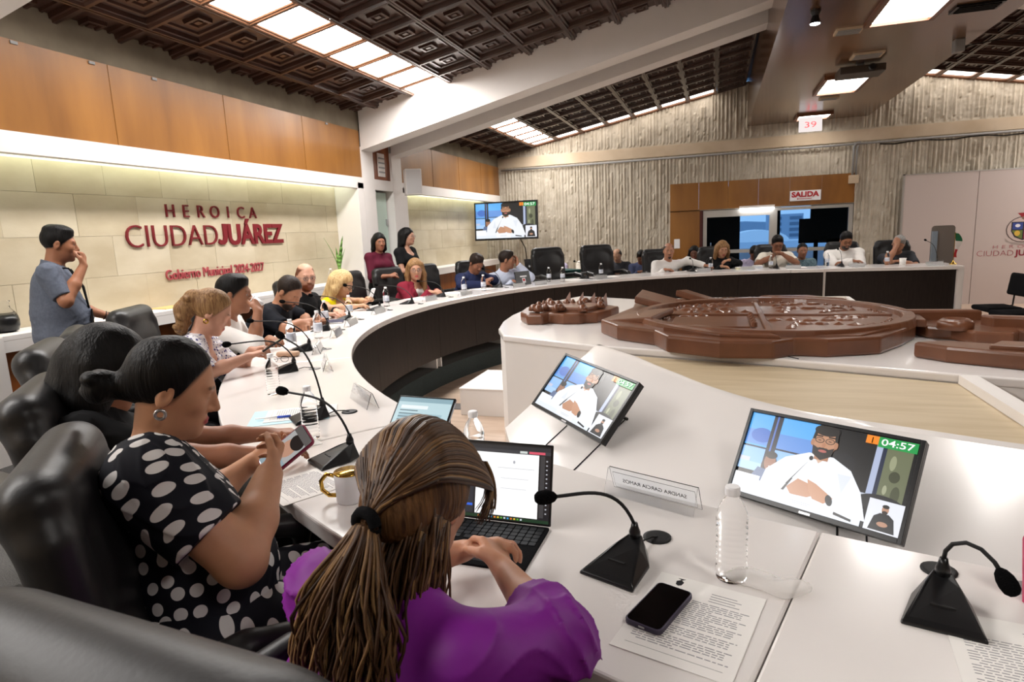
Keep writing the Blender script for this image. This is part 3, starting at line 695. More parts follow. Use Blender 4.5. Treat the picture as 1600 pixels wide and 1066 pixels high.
for k in range(9):
    a = math.radians(70 + k * 9); relief(.03 + 1.0 * math.cos(a), 1.0 * math.sin(a), .12, .06, a + 1.57, .06, .03, 'leaf_relief', 3)
# crest piece (left) and ribbon pieces (right): separate carvings on the same top
def piece(name, lab, polys, loc, extra=None):
    e = empty(name, (loc[0], loc[1], ZI + .001)); e.scale = (1, 1, 1.5); tag(e, lab, 'emblem')
    for (pts, h, bv) in polys: fixn(MB().prism(pts, 0, h).build('carved_plate', M['bronze'], e, bevel=bv, seg=2))
    return e
cr = piece('crest_carving', 'smaller brown carved crest with spiky plumes at the left end of the island', [([(-.42, -.15), (-.30, -.36), (-.16, -.36), (-.12, -.28), (.02, -.33), (.16, -.32), (.20, -.26), (.30, -.24), (.38, .0), (.42, .22), (.30, .34), (.12, .42), (-.08, .50), (-.28, .62), (-.42, .45), (-.46, .15)], .06, .012), ([(-.30, -.1), (.2, -.2), (.3, .1), (.05, .3), (-.25, .4), (-.36, .15)], .085, .01)], (-1.26, 5.52))
for k, (x, y) in enumerate(((-.12, .47), (.02, .42), (.14, .38), (.26, .32))):
    i = MB(); i.v = [(x - .05, y - .05, .05), (x + .05, y - .07, .05), (x + .02, y + .05, .05), (x + .03, y - .02, .14)]; i.f = [(0, 2, 1), (0, 1, 3), (1, 2, 3), (2, 0, 3)]; i.c = [None] * 4; i.build('plume', M['bronze'], cr)
for k in range(26):
    x, y = rnd.uniform(-.34, .3), rnd.uniform(-.25, .4); r = rnd.uniform(.02, .05)
    MB().lathe([(r * 1.1, .07), (r, .09), (r * .5, .105), (.002, .108)], 8, (x, y, 0)).build('boss', M['bronze'], cr, smooth=True)
rb = piece('ribbon_carving', 'brown carved ribbon scroll at the near right end of the island', [([(-.34, .30), (-.22, .16), (.10, -.02), (.36, -.16), (.60, -.22), (.66, -.10), (.62, .15), (.35, .20), (.05, .26), (-.16, .36)], .06, .012), ([(-.05, .10), (.5, -.10), (.58, .1), (.05, .24)], .075, .008)], (1.42, 3.72))
for k in range(5): MB().box(.08 + k * .09, .13 + k * .09, -.02, .14, .07, .09).build('fold', M['bronze'], rb, bevel=.004).rotation_euler = (0, 0, -.3)
r2 = piece('scroll_carving', 'brown carved rope scroll with curled end at the far right of the island', [([(-.22, .30), (-.20, .48), (-.05, .52), (.30, .42), (.45, .30), (.62, .10), (.68, -.05), (.55, -.20), (.35, -.10), (.28, -.22), (.10, -.16), (.02, -.02), (-.10, .05), (-.14, .20)], .055, .012), ([(-.18, .40), (.25, .40), (.30, .32), (-.15, .32)], .10, .01), ([(.22, .12), (.62, .0), (.66, -.08), (.25, .02)], .10, .01)], (1.42, 4.62))
MB().lathe([(.10, .05), (.10, .08), (.07, .095), (.06, .08), (.02, .08)], 16, (.04, -.02, 0)).build('curl', M['bronze'], r2, smooth=True)

# ------------------------------------------------------------------ screens
SCR = bpy.data.materials.new('screen_picture'); SCR.use_nodes = True
nt = SCR.node_tree; b = nt.nodes['Principled BSDF']; at = nt.nodes.new('ShaderNodeAttribute'); at.attribute_name = 'col'
b.inputs['Base Color'].default_value = (.02, .02, .02, 1); b.inputs['Roughness'].default_value = .25
nt.links.new(at.outputs['Color'], b.inputs['Emission Color']); b.inputs['Emission Strength'].default_value = .56
def ell2(cx, cy_, rx, ry, n=22, rot=0.0):
    o = []
    for k in range(n):
        a = 2 * math.pi * k / n; x, y = rx * math.cos(a), ry * math.sin(a); o.append((cx + x * math.cos(rot) - y * math.sin(rot), cy_ + x * math.sin(rot) + y * math.cos(rot)))
    return o
def rect(a, b, c, d): return [(a, c), (b, c), (b, d), (a, d)]
PICT = [  # (polygon in picture units, x right 0..1.78, y up 0..1, colour)
    (rect(0, 1.78, 0, 1), '#0c0d10'), (rect(0, .80, .30, 1), '#59aef2'), (rect(0, .80, .62, .80), '#5f93dc'), (rect(0, .80, .40, .60), '#8fbdf3'), (rect(0, .8, .30, .40), '#a9cdf5'),
    (ell2(.18, .74, .13, .09), '#3f6fc4'), (rect(.27, .38, .3, 1), '#0b1022'), (rect(.31, .33, .3, 1), '#4a6fc0'), (rect(0, .3, .58, .60), '#10182c'), (rect(.36, .8, .60, .62), '#10182c'), (rect(.0, .12, .40, .45), '#c3c8de'),
    (rect(.80, 1.45, .3, 1), '#07080b'), (ell2(1.12, .62, .12, .12), '#0e1016'), (rect(1.40, 1.46, .30, .92), '#aeb9d6'), (rect(1.46, 1.50, .3, .92), '#1b2540'), (rect(1.50, 1.74, .28, .92), '#6c7155'), (ell2(1.62, .6, .05, .06), '#3f432e'), (ell2(1.58, .74, .03, .08), '#989c7c'), (ell2(1.66, .42, .04, .09), '#4b4f38'), (ell2(1.56, .45, .02, .05), '#a3a688'), (rect(1.74, 1.78, 0, 1), '#08090b'),
    (rect(1.2, 1.42, .32, .37), '#b9c0d0'), (ell2(1.55, .30, .22, .09), '#17181c'),
    (ell2(.36, .40, .09, .14), '#4a3a34'), (ell2(.36, .45, .065, .105), '#9a6b54'), (ell2(.36, .53, .07, .045), '#17130f'), ([(.16, .18), (.24, .36), (.40, .34), (.46, .18)], '#5e6f93'), (rect(.36, .41, .33, .40), '#e8ecf2'),
    (rect(0, 1.42, 0, .20), '#e6edf8'), (rect(.0, .3, .1, .25), '#f4f7fc'),
    ([(.30, .10), (.34, .36), (.52, .55), (.76, .66), (1.02, .66), (1.22, .56), (1.36, .36), (1.46, .08)], '#eef1f7'), ([(.80, .66), (.88, .56), (.98, .66)], '#d5b29a'), ([(.5, .3), (.56, .5), (.6, .3)], '#dfe4ee'), ([(1.1, .5), (1.18, .3), (1.24, .5)], '#e0e5ee'),
    (rect(.82, .97, .60, .74), '#b07d5f'), (ell2(.89, .80, .125, .165), '#c08c6c'), (ell2(.765, .79, .02, .04), '#b07d5f'), (ell2(1.015, .79, .02, .04), '#b07d5f'), (ell2(.89, .945, .135, .065), '#17120f'), ([(.755, .83), (.77, .97), (.80, .92), (.785, .83)], '#17120f'), ([(1.025, .83), (1.01, .97), (.98, .92), (.995, .83)], '#17120f'),
    ([(.775, .76), (.79, .66), (.89, .60), (.99, .66), (1.005, .76), (.95, .735), (.89, .745), (.83, .735)], '#1f1612'), (ell2(.89, .705, .045, .016), '#b5625a'), (rect(.845, .935, .728, .742), '#1f1612'),
    (ell2(.835, .825, .05, .033), '#1a1412'), (ell2(.945, .825, .05, .033), '#1a1412'), (ell2(.835, .825, .042, .026), '#b48466'), (ell2(.945, .825, .042, .026), '#b48466'), (rect(.82, .85, .82, .828), '#2a1c18'), (rect(.93, .96, .82, .828), '#2a1c18'), (rect(.79, .86, .865, .88), '#1a1310'), (rect(.92, .99, .865, .88), '#1a1310'), (ell2(.89, .775, .02, .03), '#b57f60'),
    ([(.62, .22), (.72, .34), (.90, .30), (.96, .22), (.86, .16), (.68, .15)], '#c08c6c'), ([(.86, .24), (.82, .36), (.92, .33), (1.05, .26), (1.12, .22), (1.04, .14), (.92, .16)], '#c79373'), (ell2(1.085, .19, .035, .06, rot=.4), '#17181c'),
    ([(.79, .58), (.80, .60), (.62, .26), (.60, .25)], '#17181c'), ([(.64, .32), (.665, .33), (.60, .17), (.57, .17)], '#17181c'), (ell2(.80, .60, .022, .026), '#0e0f12'),
    ([(.60, .16), (1.02, .12), (1.02, .02), (.60, .04)], '#f7f9fd'), (rect(.7, .92, .085, .092), '#b5bcc9'), (rect(.72, .9, .065, .072), '#b5bcc9'), ([(1.16, .09), (1.34, .06), (1.34, .035), (1.16, .06)], '#15161a'),
    (rect(1.46, 1.78, 0, .34), '#e7e9f2'), ([(1.50, .03), (1.53, .17), (1.58, .21), (1.66, .21), (1.71, .17), (1.74, .03)], '#15161a'), (ell2(1.62, .25, .032, .045), '#b88a70'), (ell2(1.62, .283, .032, .02), '#1a1412'), (ell2(1.62, .222, .026, .018), '#2a1d18'), (ell2(1.62, .10, .05, .025), '#b88a70'),
    (rect(1.29, 1.41, .90, .99), '#f08a1d'), (rect(1.41, 1.77, .88, .99), '#1d9a4a')]
def screen(parent, W, Hh, bez):
    """picture on the local XZ plane, facing -Y, centred"""
    w, h = W - 2 * bez, Hh - 2 * bez
    mb = MB(); sx, sz = w / 1.78, h
    for k, (pl, c) in enumerate(PICT):
        y = -.0004 - .00012 * k
        P = [(min(max(p[0], 0), 1.78) * sx - w / 2, y, min(max(p[1], 0), 1) * sz - h / 2) for p in pl]
        a = sum(P[i][0] * P[(i + 1) % len(P)][2] - P[(i + 1) % len(P)][0] * P[i][2] for i in range(len(P)))
        mb.quad(*(P if a > 0 else P[::-1]), col=lin(c))
    o = mb.build('screen_picture', SCR, parent)
    y = -.012
    f = lambda x, z: frame((x * sx - w / 2, y, z * sz - h / 2), (1, 0, 0), (0, 0, 1))
    text_mesh('timer_digits', '04:57', .10 * sz, .0002, emit_mat('digit_white', '#ffffff', .62), f(1.44, .902), o, offset=.0006 * h, width=.30 * sx)
    text_mesh('counter_digit', '1', .095 * sz, .0002, M['black'], f(1.33, .905), o)
    return o
def monitor(lab, ctr, xax, yup, W, Hh, stand, name='monitor', tilt_cat='monitor'):
    e = empty(name); x = Vector(xax).normalized(); u = Vector(yup); u = (u - x * u.dot(x)).normalized(); yb = u.cross(x)
    m = Matrix((x, yb, u)).transposed().to_4x4(); m.translation = Vector(ctr); e.matrix_world = m
    tag(e, lab, tilt_cat)
    bz = .012 * W / .57
    c = MB().box(-W / 2, W / 2, .0015, .03, -Hh / 2, Hh / 2).build('casing', M['plastic'], e, bevel=.003)
    mb = MB()
    for (p, q, r, s) in ((-W / 2, -W / 2 + bz, -Hh / 2, Hh / 2), (W / 2 - bz, W / 2, -Hh / 2, Hh / 2), (-W / 2 + bz, W / 2 - bz, -Hh / 2, -Hh / 2 + bz * 1.4), (-W / 2 + bz, W / 2 - bz, Hh / 2 - bz, Hh / 2)): mb.box(p, q, -.0105, .002, r, s)
    mb.build('bezel', M['plastic'], e, bevel=.001)
    MB().box(-W * .3, W * .3, .03, .055, -Hh * .35, Hh * .2).build('rear_housing', M['plastic'], e, bevel=.01)
    MB().box(-.018, .018, -.012, -.010, -Hh / 2 + .003, -Hh / 2 + .010).build('badge', M['steel'], e)
    screen(e, W, Hh, bz)
    if stand:
        lo = m.inverted() @ Vector(stand)
        MB().tube([(0, .045, -Hh * .2), (0, .06, -Hh * .35), tuple(lo)], .016, 8).build('stand', M['plastic'], e)
        for s in (-1, 1): MB().tube([tuple(lo), (s * .16, lo.y - .02, lo.z + .0)], .008, 6).build('stand_foot', M['plastic'], e)
    return e
monitor('near monitor on the white console, the larger one in front of the bottle', (.338, 2.207, .668), (.85, -.53, .01), (.27, .45, .85), .575, .328, (.30, 2.36, .575))
monitor('farther tilted monitor on the left end of the white console', (-.604, 2.887, .708), (.74, -.66, -.09), (.47, .45, .76), .575, .325, (-.54, 3.05, .60))
tv = monitor('large television hung in the far left corner above the counter', (-4.38, 13.2, 1.775), (1, .05, 0), (0, .06, 1), 1.44, .83, None, 'television', 'television')
MB().tube([(0, .05, 0), (.2, .6, .05), (.25, .93, .05)], .03, 8).build('wall_arm', M['plastic'], tv); MB().tube([(.3, .06, -.4), (.35, .3, -.6), (.3, .7, -1.0), (.1, .85, -1.15)], .012, 6).build('cable', M['rubber'], tv)
# ------------------------------------------------------------------ smooth solid modelling (used for bodies, clothes, hair, chairs)
A3 = lambda *p: np.array(p, float)
I3 = np.eye(3)
def nrm(v): v = np.asarray(v, float); return v / (np.linalg.norm(v) + 1e-9)
def cone(a, b, ra, rb, k=.02, clip=None, neg=False): return dict(t='c', a=np.asarray(a, float), b=np.asarray(b, float), ra=ra, rb=rb, k=k, clip=clip, neg=neg)
def ell(c, r, R=I3, k=.02, clip=None, neg=False): return dict(t='e', a=np.asarray(c, float), r=np.asarray(r, float) if np.ndim(r) else A3(r, r, r), R=R, k=k, clip=clip, neg=neg)
def rbox(c, h, rad, R=I3, k=.02, clip=None, neg=False): return dict(t='b', a=np.asarray(c, float), r=np.asarray(h, float), rad=rad, R=R, k=k, clip=clip, neg=neg)
def rot(ax, deg):
    return np.array(Matrix.Rotation(math.radians(deg), 3, ax))
def xf(p, R, t):
    q = dict(p); q['a'] = R @ p['a'] + t
    if p['t'] == 'c': q['b'] = R @ p['b'] + t
    else: q['R'] = R @ p['R']
    if p['clip']: q['clip'] = [(R @ np.asarray(c, float) + t, R @ np.asarray(n, float)) for c, n in p['clip']]
    return q
def ev(p, X, Y, Z):
    x, y, z = X - p['a'][0], Y - p['a'][1], Z - p['a'][2]
    if p['t'] == 'c':
        ba = p['b'] - p['a']; L = ba @ ba + 1e-12
        t = np.clip((x * ba[0] + y * ba[1] + z * ba[2]) / L, 0, 1)
        d = np.sqrt((x - t * ba[0]) ** 2 + (y - t * ba[1]) ** 2 + (z - t * ba[2]) ** 2) - (p['ra'] + (p['rb'] - p['ra']) * t)
    else:
        R = p['R']; q = [R[0, i] * x + R[1, i] * y + R[2, i] * z for i in range(3)]; r = p['r']
        if p['t'] == 'e':
            k0 = np.sqrt(sum((q[i] / r[i]) ** 2 for i in range(3))); k1 = np.sqrt(sum((q[i] / r[i] ** 2) ** 2 for i in range(3))) + 1e-9
            d = k0 * (k0 - 1) / k1
        else:
            q = [np.abs(q[i]) - r[i] + p['rad'] for i in range(3)]
            d = np.sqrt(sum(np.maximum(c, 0) ** 2 for c in q)) + np.minimum(np.maximum(np.maximum(q[0], q[1]), q[2]), 0) - p['rad']
    if p['clip']:
        for c, n in p['clip']: d = np.maximum(d, (X - c[0]) * n[0] + (Y - c[1]) * n[1] + (Z - c[2]) * n[2])
    return d
def bbox(p):
    if p['t'] == 'c': return np.minimum(p['a'] - p['ra'], p['b'] - p['rb']), np.maximum(p['a'] + p['ra'], p['b'] + p['rb'])
    e = np.abs(p['R']) @ p['r']; return p['a'] - e, p['a'] + e
CORN = np.array([(i, j, k) for i in (0, 1) for j in (0, 1) for k in (0, 1)])
EDGES = [(a, b) for a in range(8) for b in range(a + 1, 8) if np.abs(CORN[a] - CORN[b]).sum() == 1]
def solid(prims, vox, noise=None):
    pos = [p for p in prims if not p['neg']]
    lo = np.min([bbox(p)[0] for p in pos], 0) - 2.5 * vox; hi = np.max([bbox(p)[1] for p in pos], 0) + 2.5 * vox
    n = np.ceil((hi - lo) / vox).astype(int) + 1
    g = np.full(n, 1.0, np.float32)
    ax = [lo[i] + vox * np.arange(n[i]) for i in range(3)]
    for p in prims:
        a, b = bbox(p); mg = p['k'] + 2.2 * vox
        i0 = np.maximum(((a - mg - lo) / vox).astype(int), 0); i1 = np.minimum(np.ceil((b + mg - lo) / vox).astype(int) + 1, n)
        if (i1 <= i0).any(): continue
        sl = tuple(slice(i0[i], i1[i]) for i in range(3))
        d = ev(p, ax[0][sl[0]][:, None, None], ax[1][sl[1]][None, :, None], ax[2][sl[2]][None, None, :])
        o = g[sl]; k = max(p['k'], 1e-4)
        if p['neg']:
            h = np.maximum(k - np.abs(o + d), 0) / k; g[sl] = np.maximum(o, -d) + h * h * k * .25
        else:
            h = np.maximum(k - np.abs(o - d), 0) / k; g[sl] = np.minimum(o, d) - h * h * k * .25
    if noise is not None:
        g = g + noise(ax[0][:, None, None], ax[1][None, :, None], ax[2][None, None, :]).astype(np.float32)
    s = g < 0
    cnt = sum(s[c[0]:n[0] - 1 + c[0], c[1]:n[1] - 1 + c[1], c[2]:n[2] - 1 + c[2]].astype(np.int8) for c in CORN)
    act = (cnt > 0) & (cnt < 8); idx = np.full(act.shape, -1, np.int64); I = np.argwhere(act); idx[act] = np.arange(len(I))
    acc = np.zeros((len(I), 3)); num = np.zeros(len(I))
    cv = [g[I[:, 0] + c[0], I[:, 1] + c[1], I[:, 2] + c[2]] for c in CORN]
    for a, b in EDGES:
        m = (cv[a] < 0) != (cv[b] < 0); t = cv[a][m] / (cv[a][m] - cv[b][m])
        acc[m] += CORN[a] + (CORN[b] - CORN[a]) * t[:, None]; num[m] += 1
    V = lo + vox * (I + acc / num[:, None])
    Fs = []
    for d in range(3):
        u, v = (d + 1) % 3, (d + 2) % 3
        s0 = [slice(None)] * 3; s1 = [slice(None)] * 3; s0[d] = slice(0, n[d] - 1); s1[d] = slice(1, n[d])
        ch = s[tuple(s0)] != s[tuple(s1)]; E = np.argwhere(ch)
        E = E[(E[:, u] > 0) & (E[:, v] > 0) & (E[:, u] < n[u] - 1) & (E[:, v] < n[v] - 1)]
        if not len(E): continue
        def cell(du, dv): Q = E.copy(); Q[:, u] += du; Q[:, v] += dv; return idx[Q[:, 0], Q[:, 1], Q[:, 2]]
        q = np.stack([cell(-1, -1), cell(0, -1), cell(0, 0), cell(-1, 0)], 1)
        ins = s[E[:, 0], E[:, 1], E[:, 2]]
        q[~ins] = q[~ins][:, ::-1]; Fs.append(q)
    return V, np.concatenate(Fs)
def paint(V, base, ops):
    C = np.tile(np.array(lin(base)), (len(V), 1))
    for (p, c, bw) in ops:
        d = ev(p, V[:, 0], V[:, 1], V[:, 2]); w = np.clip(-d / bw + .5, 0, 1)[:, None]; C = C * (1 - w) + np.array(lin(c)) * w
    return C
def solid_obj(name, prims, vox, m, parent, cols=None, noise=None):
    V, F = solid(prims, vox, noise); C = cols(V) if cols else None
    o = bpy.data.objects.new(name, np_mesh(name, V, F, m, True, C)); COL.objects.link(o); o.parent = parent; return o
def wob(amp, f1=(18, 18, 6), f2=(41, 37, 13), ph=0.0):
    return lambda X, Y, Z: amp * (np.sin(f1[0] * X + 2.1 * np.sin(f1[2] * Z + ph) + ph) * np.sin(f1[1] * Y + 1.3 * np.cos(f1[2] * Z * 1.7)) + .5 * np.sin(f2[0] * X + f2[2] * Z + 2 * ph) * np.cos(f2[1] * Y - f2[2] * Z * .6))

def crease(base, amp, f=62.0, ph=0.0):
    def g(X, Y, Z):
        s1 = np.sin(f * (.35 * X + .25 * Y + .9 * Z) + 2.6 * np.sin(17 * X + 9 * Y + ph) + 1.7 * np.sin(23 * Y - 13 * Z + ph)); s2 = np.sin(f * .8 * (.8 * X - .3 * Y + .45 * Z) + 2.2 * np.sin(15 * Z + 11 * X + 2 * ph))
        m1 = .5 + .5 * np.sin(9 * X + 7 * Z + ph); m2 = .5 + .5 * np.sin(8 * Y - 10 * Z + 2 + ph)
        return base(X, Y, Z) - amp * (m1 * (1 - np.abs(s1)) ** 2 + m2 * (1 - np.abs(s2)) ** 2) + amp * .4
    return g
# ------------------------------------------------------------------ chairs
def chair_parts():
    sx = rot('X', 8)
    back = [rbox(A3(0, -.285, .80), A3(.255, .05, .30), .045, sx, .03), cone(A3(-.17, -.325, 1.035), A3(.17, -.325, 1.035), .066, .066, .05), ell(A3(0, -.235, .62), A3(.22, .06, .13), sx, .05),
            cone(A3(-.235, -.255, .60), A3(-.235, -.30, .98), .042, .05, .03), cone(A3(.235, -.255, .60), A3(.235, -.30, .98), .042, .05, .03), ell(A3(0, -.255, .86), A3(.2, .05, .16), sx, .04)]
    seat = [rbox(A3(0, 0, .455), A3(.26, .26, .05), .045, k=.03), ell(A3(0, .02, .485), A3(.22, .22, .035), k=.03), cone(A3(-.22, .25, .45), A3(.22, .25, .45), .05, .05, .03)]
    arm = lambda s: [cone(A3(s * .285, -.27, .68), A3(s * .295, .0, .70), .028, .034, .02), cone(A3(s * .295, .0, .70), A3(s * .285, .17, .685), .036, .034, .02), cone(A3(s * .285, .19, .67), A3(s * .27, .13, .45), .024, .026, .03)]
    return back, seat, arm
cb, cst, carm = chair_parts()
CH = {}
def chair_meshes(vox, tagname):
    r = {}
    for nm, pr in (('backrest', cb), ('seat', cst), ('arml', carm(-1)), ('armr', carm(1))):
        V, F = solid(pr, vox); r[nm] = np_mesh(nm + tagname, V, F, M['leather'], True)
    CH[tagname] = r
chair_meshes(.013, '_far'); chair_meshes(.007, '_near')
bb = MB()
for k in range(5):
    a = 2 * math.pi * k / 5; bb.tube([(0, 0, .11), (.16 * math.cos(a), .16 * math.sin(a), .10), (.31 * math.cos(a), .31 * math.sin(a), .065)], [.03, .024, .016], 6)
    bb.lathe([(.012, -.028), (.028, -.02), (.028, .02), (.012, .028)], 8, mtx=Matrix.Translation((.31 * math.cos(a), .31 * math.sin(a), .03)) @ Matrix.Rotation(math.pi / 2, 4, 'X'))
base_me = bb.mesh('star_base', M['plastic']); lift_me = MB().lathe([(.03, .1), (.03, .25), (.02, .26), (.02, .41)], 10).mesh('gas_lift', M['steel'])
def office_chair(loc, rz, lab, near=False, sc=1.0, base=True):
    e = empty('office_chair', (loc[0], loc[1], loc[2] if len(loc) > 2 else 0), rz, sc); tag(e, lab, 'chair', 'black leather conference chairs')
    c = CH['_near' if near else '_far']
    inst('backrest', c['backrest'], (0, 0, 0), e); inst('seat', c['seat'], (0, 0, 0), e); inst('armrest', c['arml'], (0, 0, 0), e); inst('armrest', c['armr'], (0, 0, 0), e)
    if base: inst('star_base', base_me, (0, 0, 0), e); inst('gas_lift', lift_me, (0, 0, 0), e)
    if near:
        MB().tube([(-.25, -.345, 1.0), (-.1, -.392, 1.045), (.1, -.392, 1.045), (.25, -.345, 1.0)], .004, 6).build('piping', M['rubber'], e)
    return e

# ------------------------------------------------------------------ people
SKIN = mat('skin', '#b98468', .5, attr='col', var=.04, scale=30, spec=.4)
SKIN.node_tree.nodes['Principled BSDF'].inputs['Subsurface Weight'].default_value = .08
SKIN.node_tree.nodes['Principled BSDF'].inputs['Subsurface Scale'].default_value = .01
def cloth(name, col, **kw):
    kw.setdefault('rough', .85); kw.setdefault('spec', .2); kw.setdefault('bump', .25); kw.setdefault('bscale', 14)
    return mat(name, col, **kw)
HAIRC = {}
def hairmat(name, c1, c2, rough=.5, st=(40, 40, 3)):
    m = mat(name, c1, rough, col2=c2, scale=3, stretch=st, bump=.35, bscale=4, spec=.22); HAIRC[name] = c1; return m
HB = hairmat('hair_black', '#080707', '#121010'); HBR = hairmat('hair_dark_brown', '#1a1310', '#2e221c'); HBL = hairmat('hair_blonde', '#b08a5a', '#dcc08f'); HLB = hairmat('hair_light_brown', '#6b4a30', '#a37f56')
HGR = hairmat('hair_grey', '#6e6c6a', '#a5a3a0'); HMB = hairmat('hair_mid_brown', '#3b2618', '#7a5636')

def ik(S, T, l1, l2, pole):
    d = T - S; L = np.linalg.norm(d); u = d / (L + 1e-9); L = min(max(L, abs(l1 - l2) + .02), l1 + l2 - .004)
    a = (l1 * l1 - l2 * l2 + L * L) / (2 * L); h = math.sqrt(max(l1 * l1 - a * a, 0)); p = pole - u * (pole @ u); p = nrm(p)
    return S + u * a + p * h, S + u * L
def hand(W, fd, pn, side, curl=(.5, .6, .4), sc=1.0, fat=1.0, thumb=.35):
    fd = nrm(fd); pn = np.asarray(pn, float); pn = nrm(pn - fd * (pn @ fd)); th = np.cross(fd, pn) * side
    out = []
    kn = []
    for i in range(4):
        b = W + th * (.016 - .011 * i) * sc; kpt = W + fd * (.088 - .005 * abs(i - 1) ** 1.5) * sc + th * (.031 - .0205 * i) * sc; kn.append(kpt)
        out.append(cone(b, kpt, .0145 * sc, .0115 * sc * fat, .012 * sc))
    LEN = (.072, .080, .074, .058); RA = (.0092, .0096, .009, .008)
    for i in range(4):
        p = kn[i]; an = 0.0
        spread = th * (.10 - .07 * i)
        for j, (f, c) in enumerate(zip((.46, .30, .24), curl)):
            an += c; d = nrm(fd * math.cos(an) + pn * math.sin(an) + spread * max(0, math.cos(an)))
            q = p + d * LEN[i] * f * sc; r = RA[i] * sc * fat
            out.append(cone(p, q, r * (1 - .08 * j), r * (.93 - .1 * j), .0035)); p = q
    p = W + fd * .018 * sc + th * .02 * sc; q = W + fd * .045 * sc + th * .042 * sc + pn * .012 * sc
    out.append(cone(p, q, .016 * sc, .0125 * sc, .012))
    d = nrm(fd * .85 + th * (.45 - thumb) + pn * (.25 + thumb)); q2 = q + d * .034 * sc; out.append(cone(q, q2, .0115 * sc * fat, .010 * sc * fat, .005))
    d = nrm(fd * .95 + th * (.2 - thumb) + pn * (.25 + thumb)); q3 = q2 + d * .028 * sc; out.append(cone(q2, q3, .010 * sc * fat, .0082 * sc * fat, .004))
    return out
def head_prims(fem=False, wide=1.0):
    w = (.94 if fem else 1.0) * wide
    P = [ell(A3(0, -.012, .032), A3(.076 * w, .095, .088), k=.02), ell(A3(0, .022, -.028), A3(.063 * w, .070, .088), k=.03), ell(A3(0, .034, -.075), A3(.047 * w, .05, .040), k=.03),
         ell(A3(0, .074, -.100), A3(.020, .017, .016), k=.02), ell(A3(.038 * w, .060, -.022), A3(.024, .022, .024), k=.02), ell(A3(-.038 * w, .060, -.022), A3(.024, .022, .024), k=.02),
         cone(A3(-.034, .079, .020), A3(.034, .079, .020), .010 if fem else .012, .010 if fem else .012, .018),
         cone(A3(0, .088, .014), A3(0, .108, -.030), .0075, .0125 if not fem else .011, .010), ell(A3(.011, .096, -.035), A3(.0085, .010, .007), k=.006), ell(A3(-.011, .096, -.035), A3(.0085, .010, .007), k=.006),
         ell(A3(.031, .098, .001), A3(.015, .012, .0085), k=.012, neg=True), ell(A3(-.031, .098, .001), A3(.015, .012, .0085), k=.012, neg=True),
         ell(A3(.031, .0755, .001), A3(.0128, .0125, .0115), k=.003), ell(A3(-.031, .0755, .001), A3(.0128, .0125, .0115), k=.003),
         ell(A3(0, .088, -.061), A3(.022, .011, .0058), k=.005), ell(A3(0, .087, -.0705), A3(.019, .012, .0068), k=.005)]
    for s in (-1, 1):
        P.append(ell(A3(s * .077 * w, -.008, -.008), A3(.009, .019, .032), rot('X', -12) @ rot('Z', s * -18), k=.008)); P.append(ell(A3(s * .084 * w, -.004, -.004), A3(.0035, .008, .014), k=.004, neg=True))
    return P
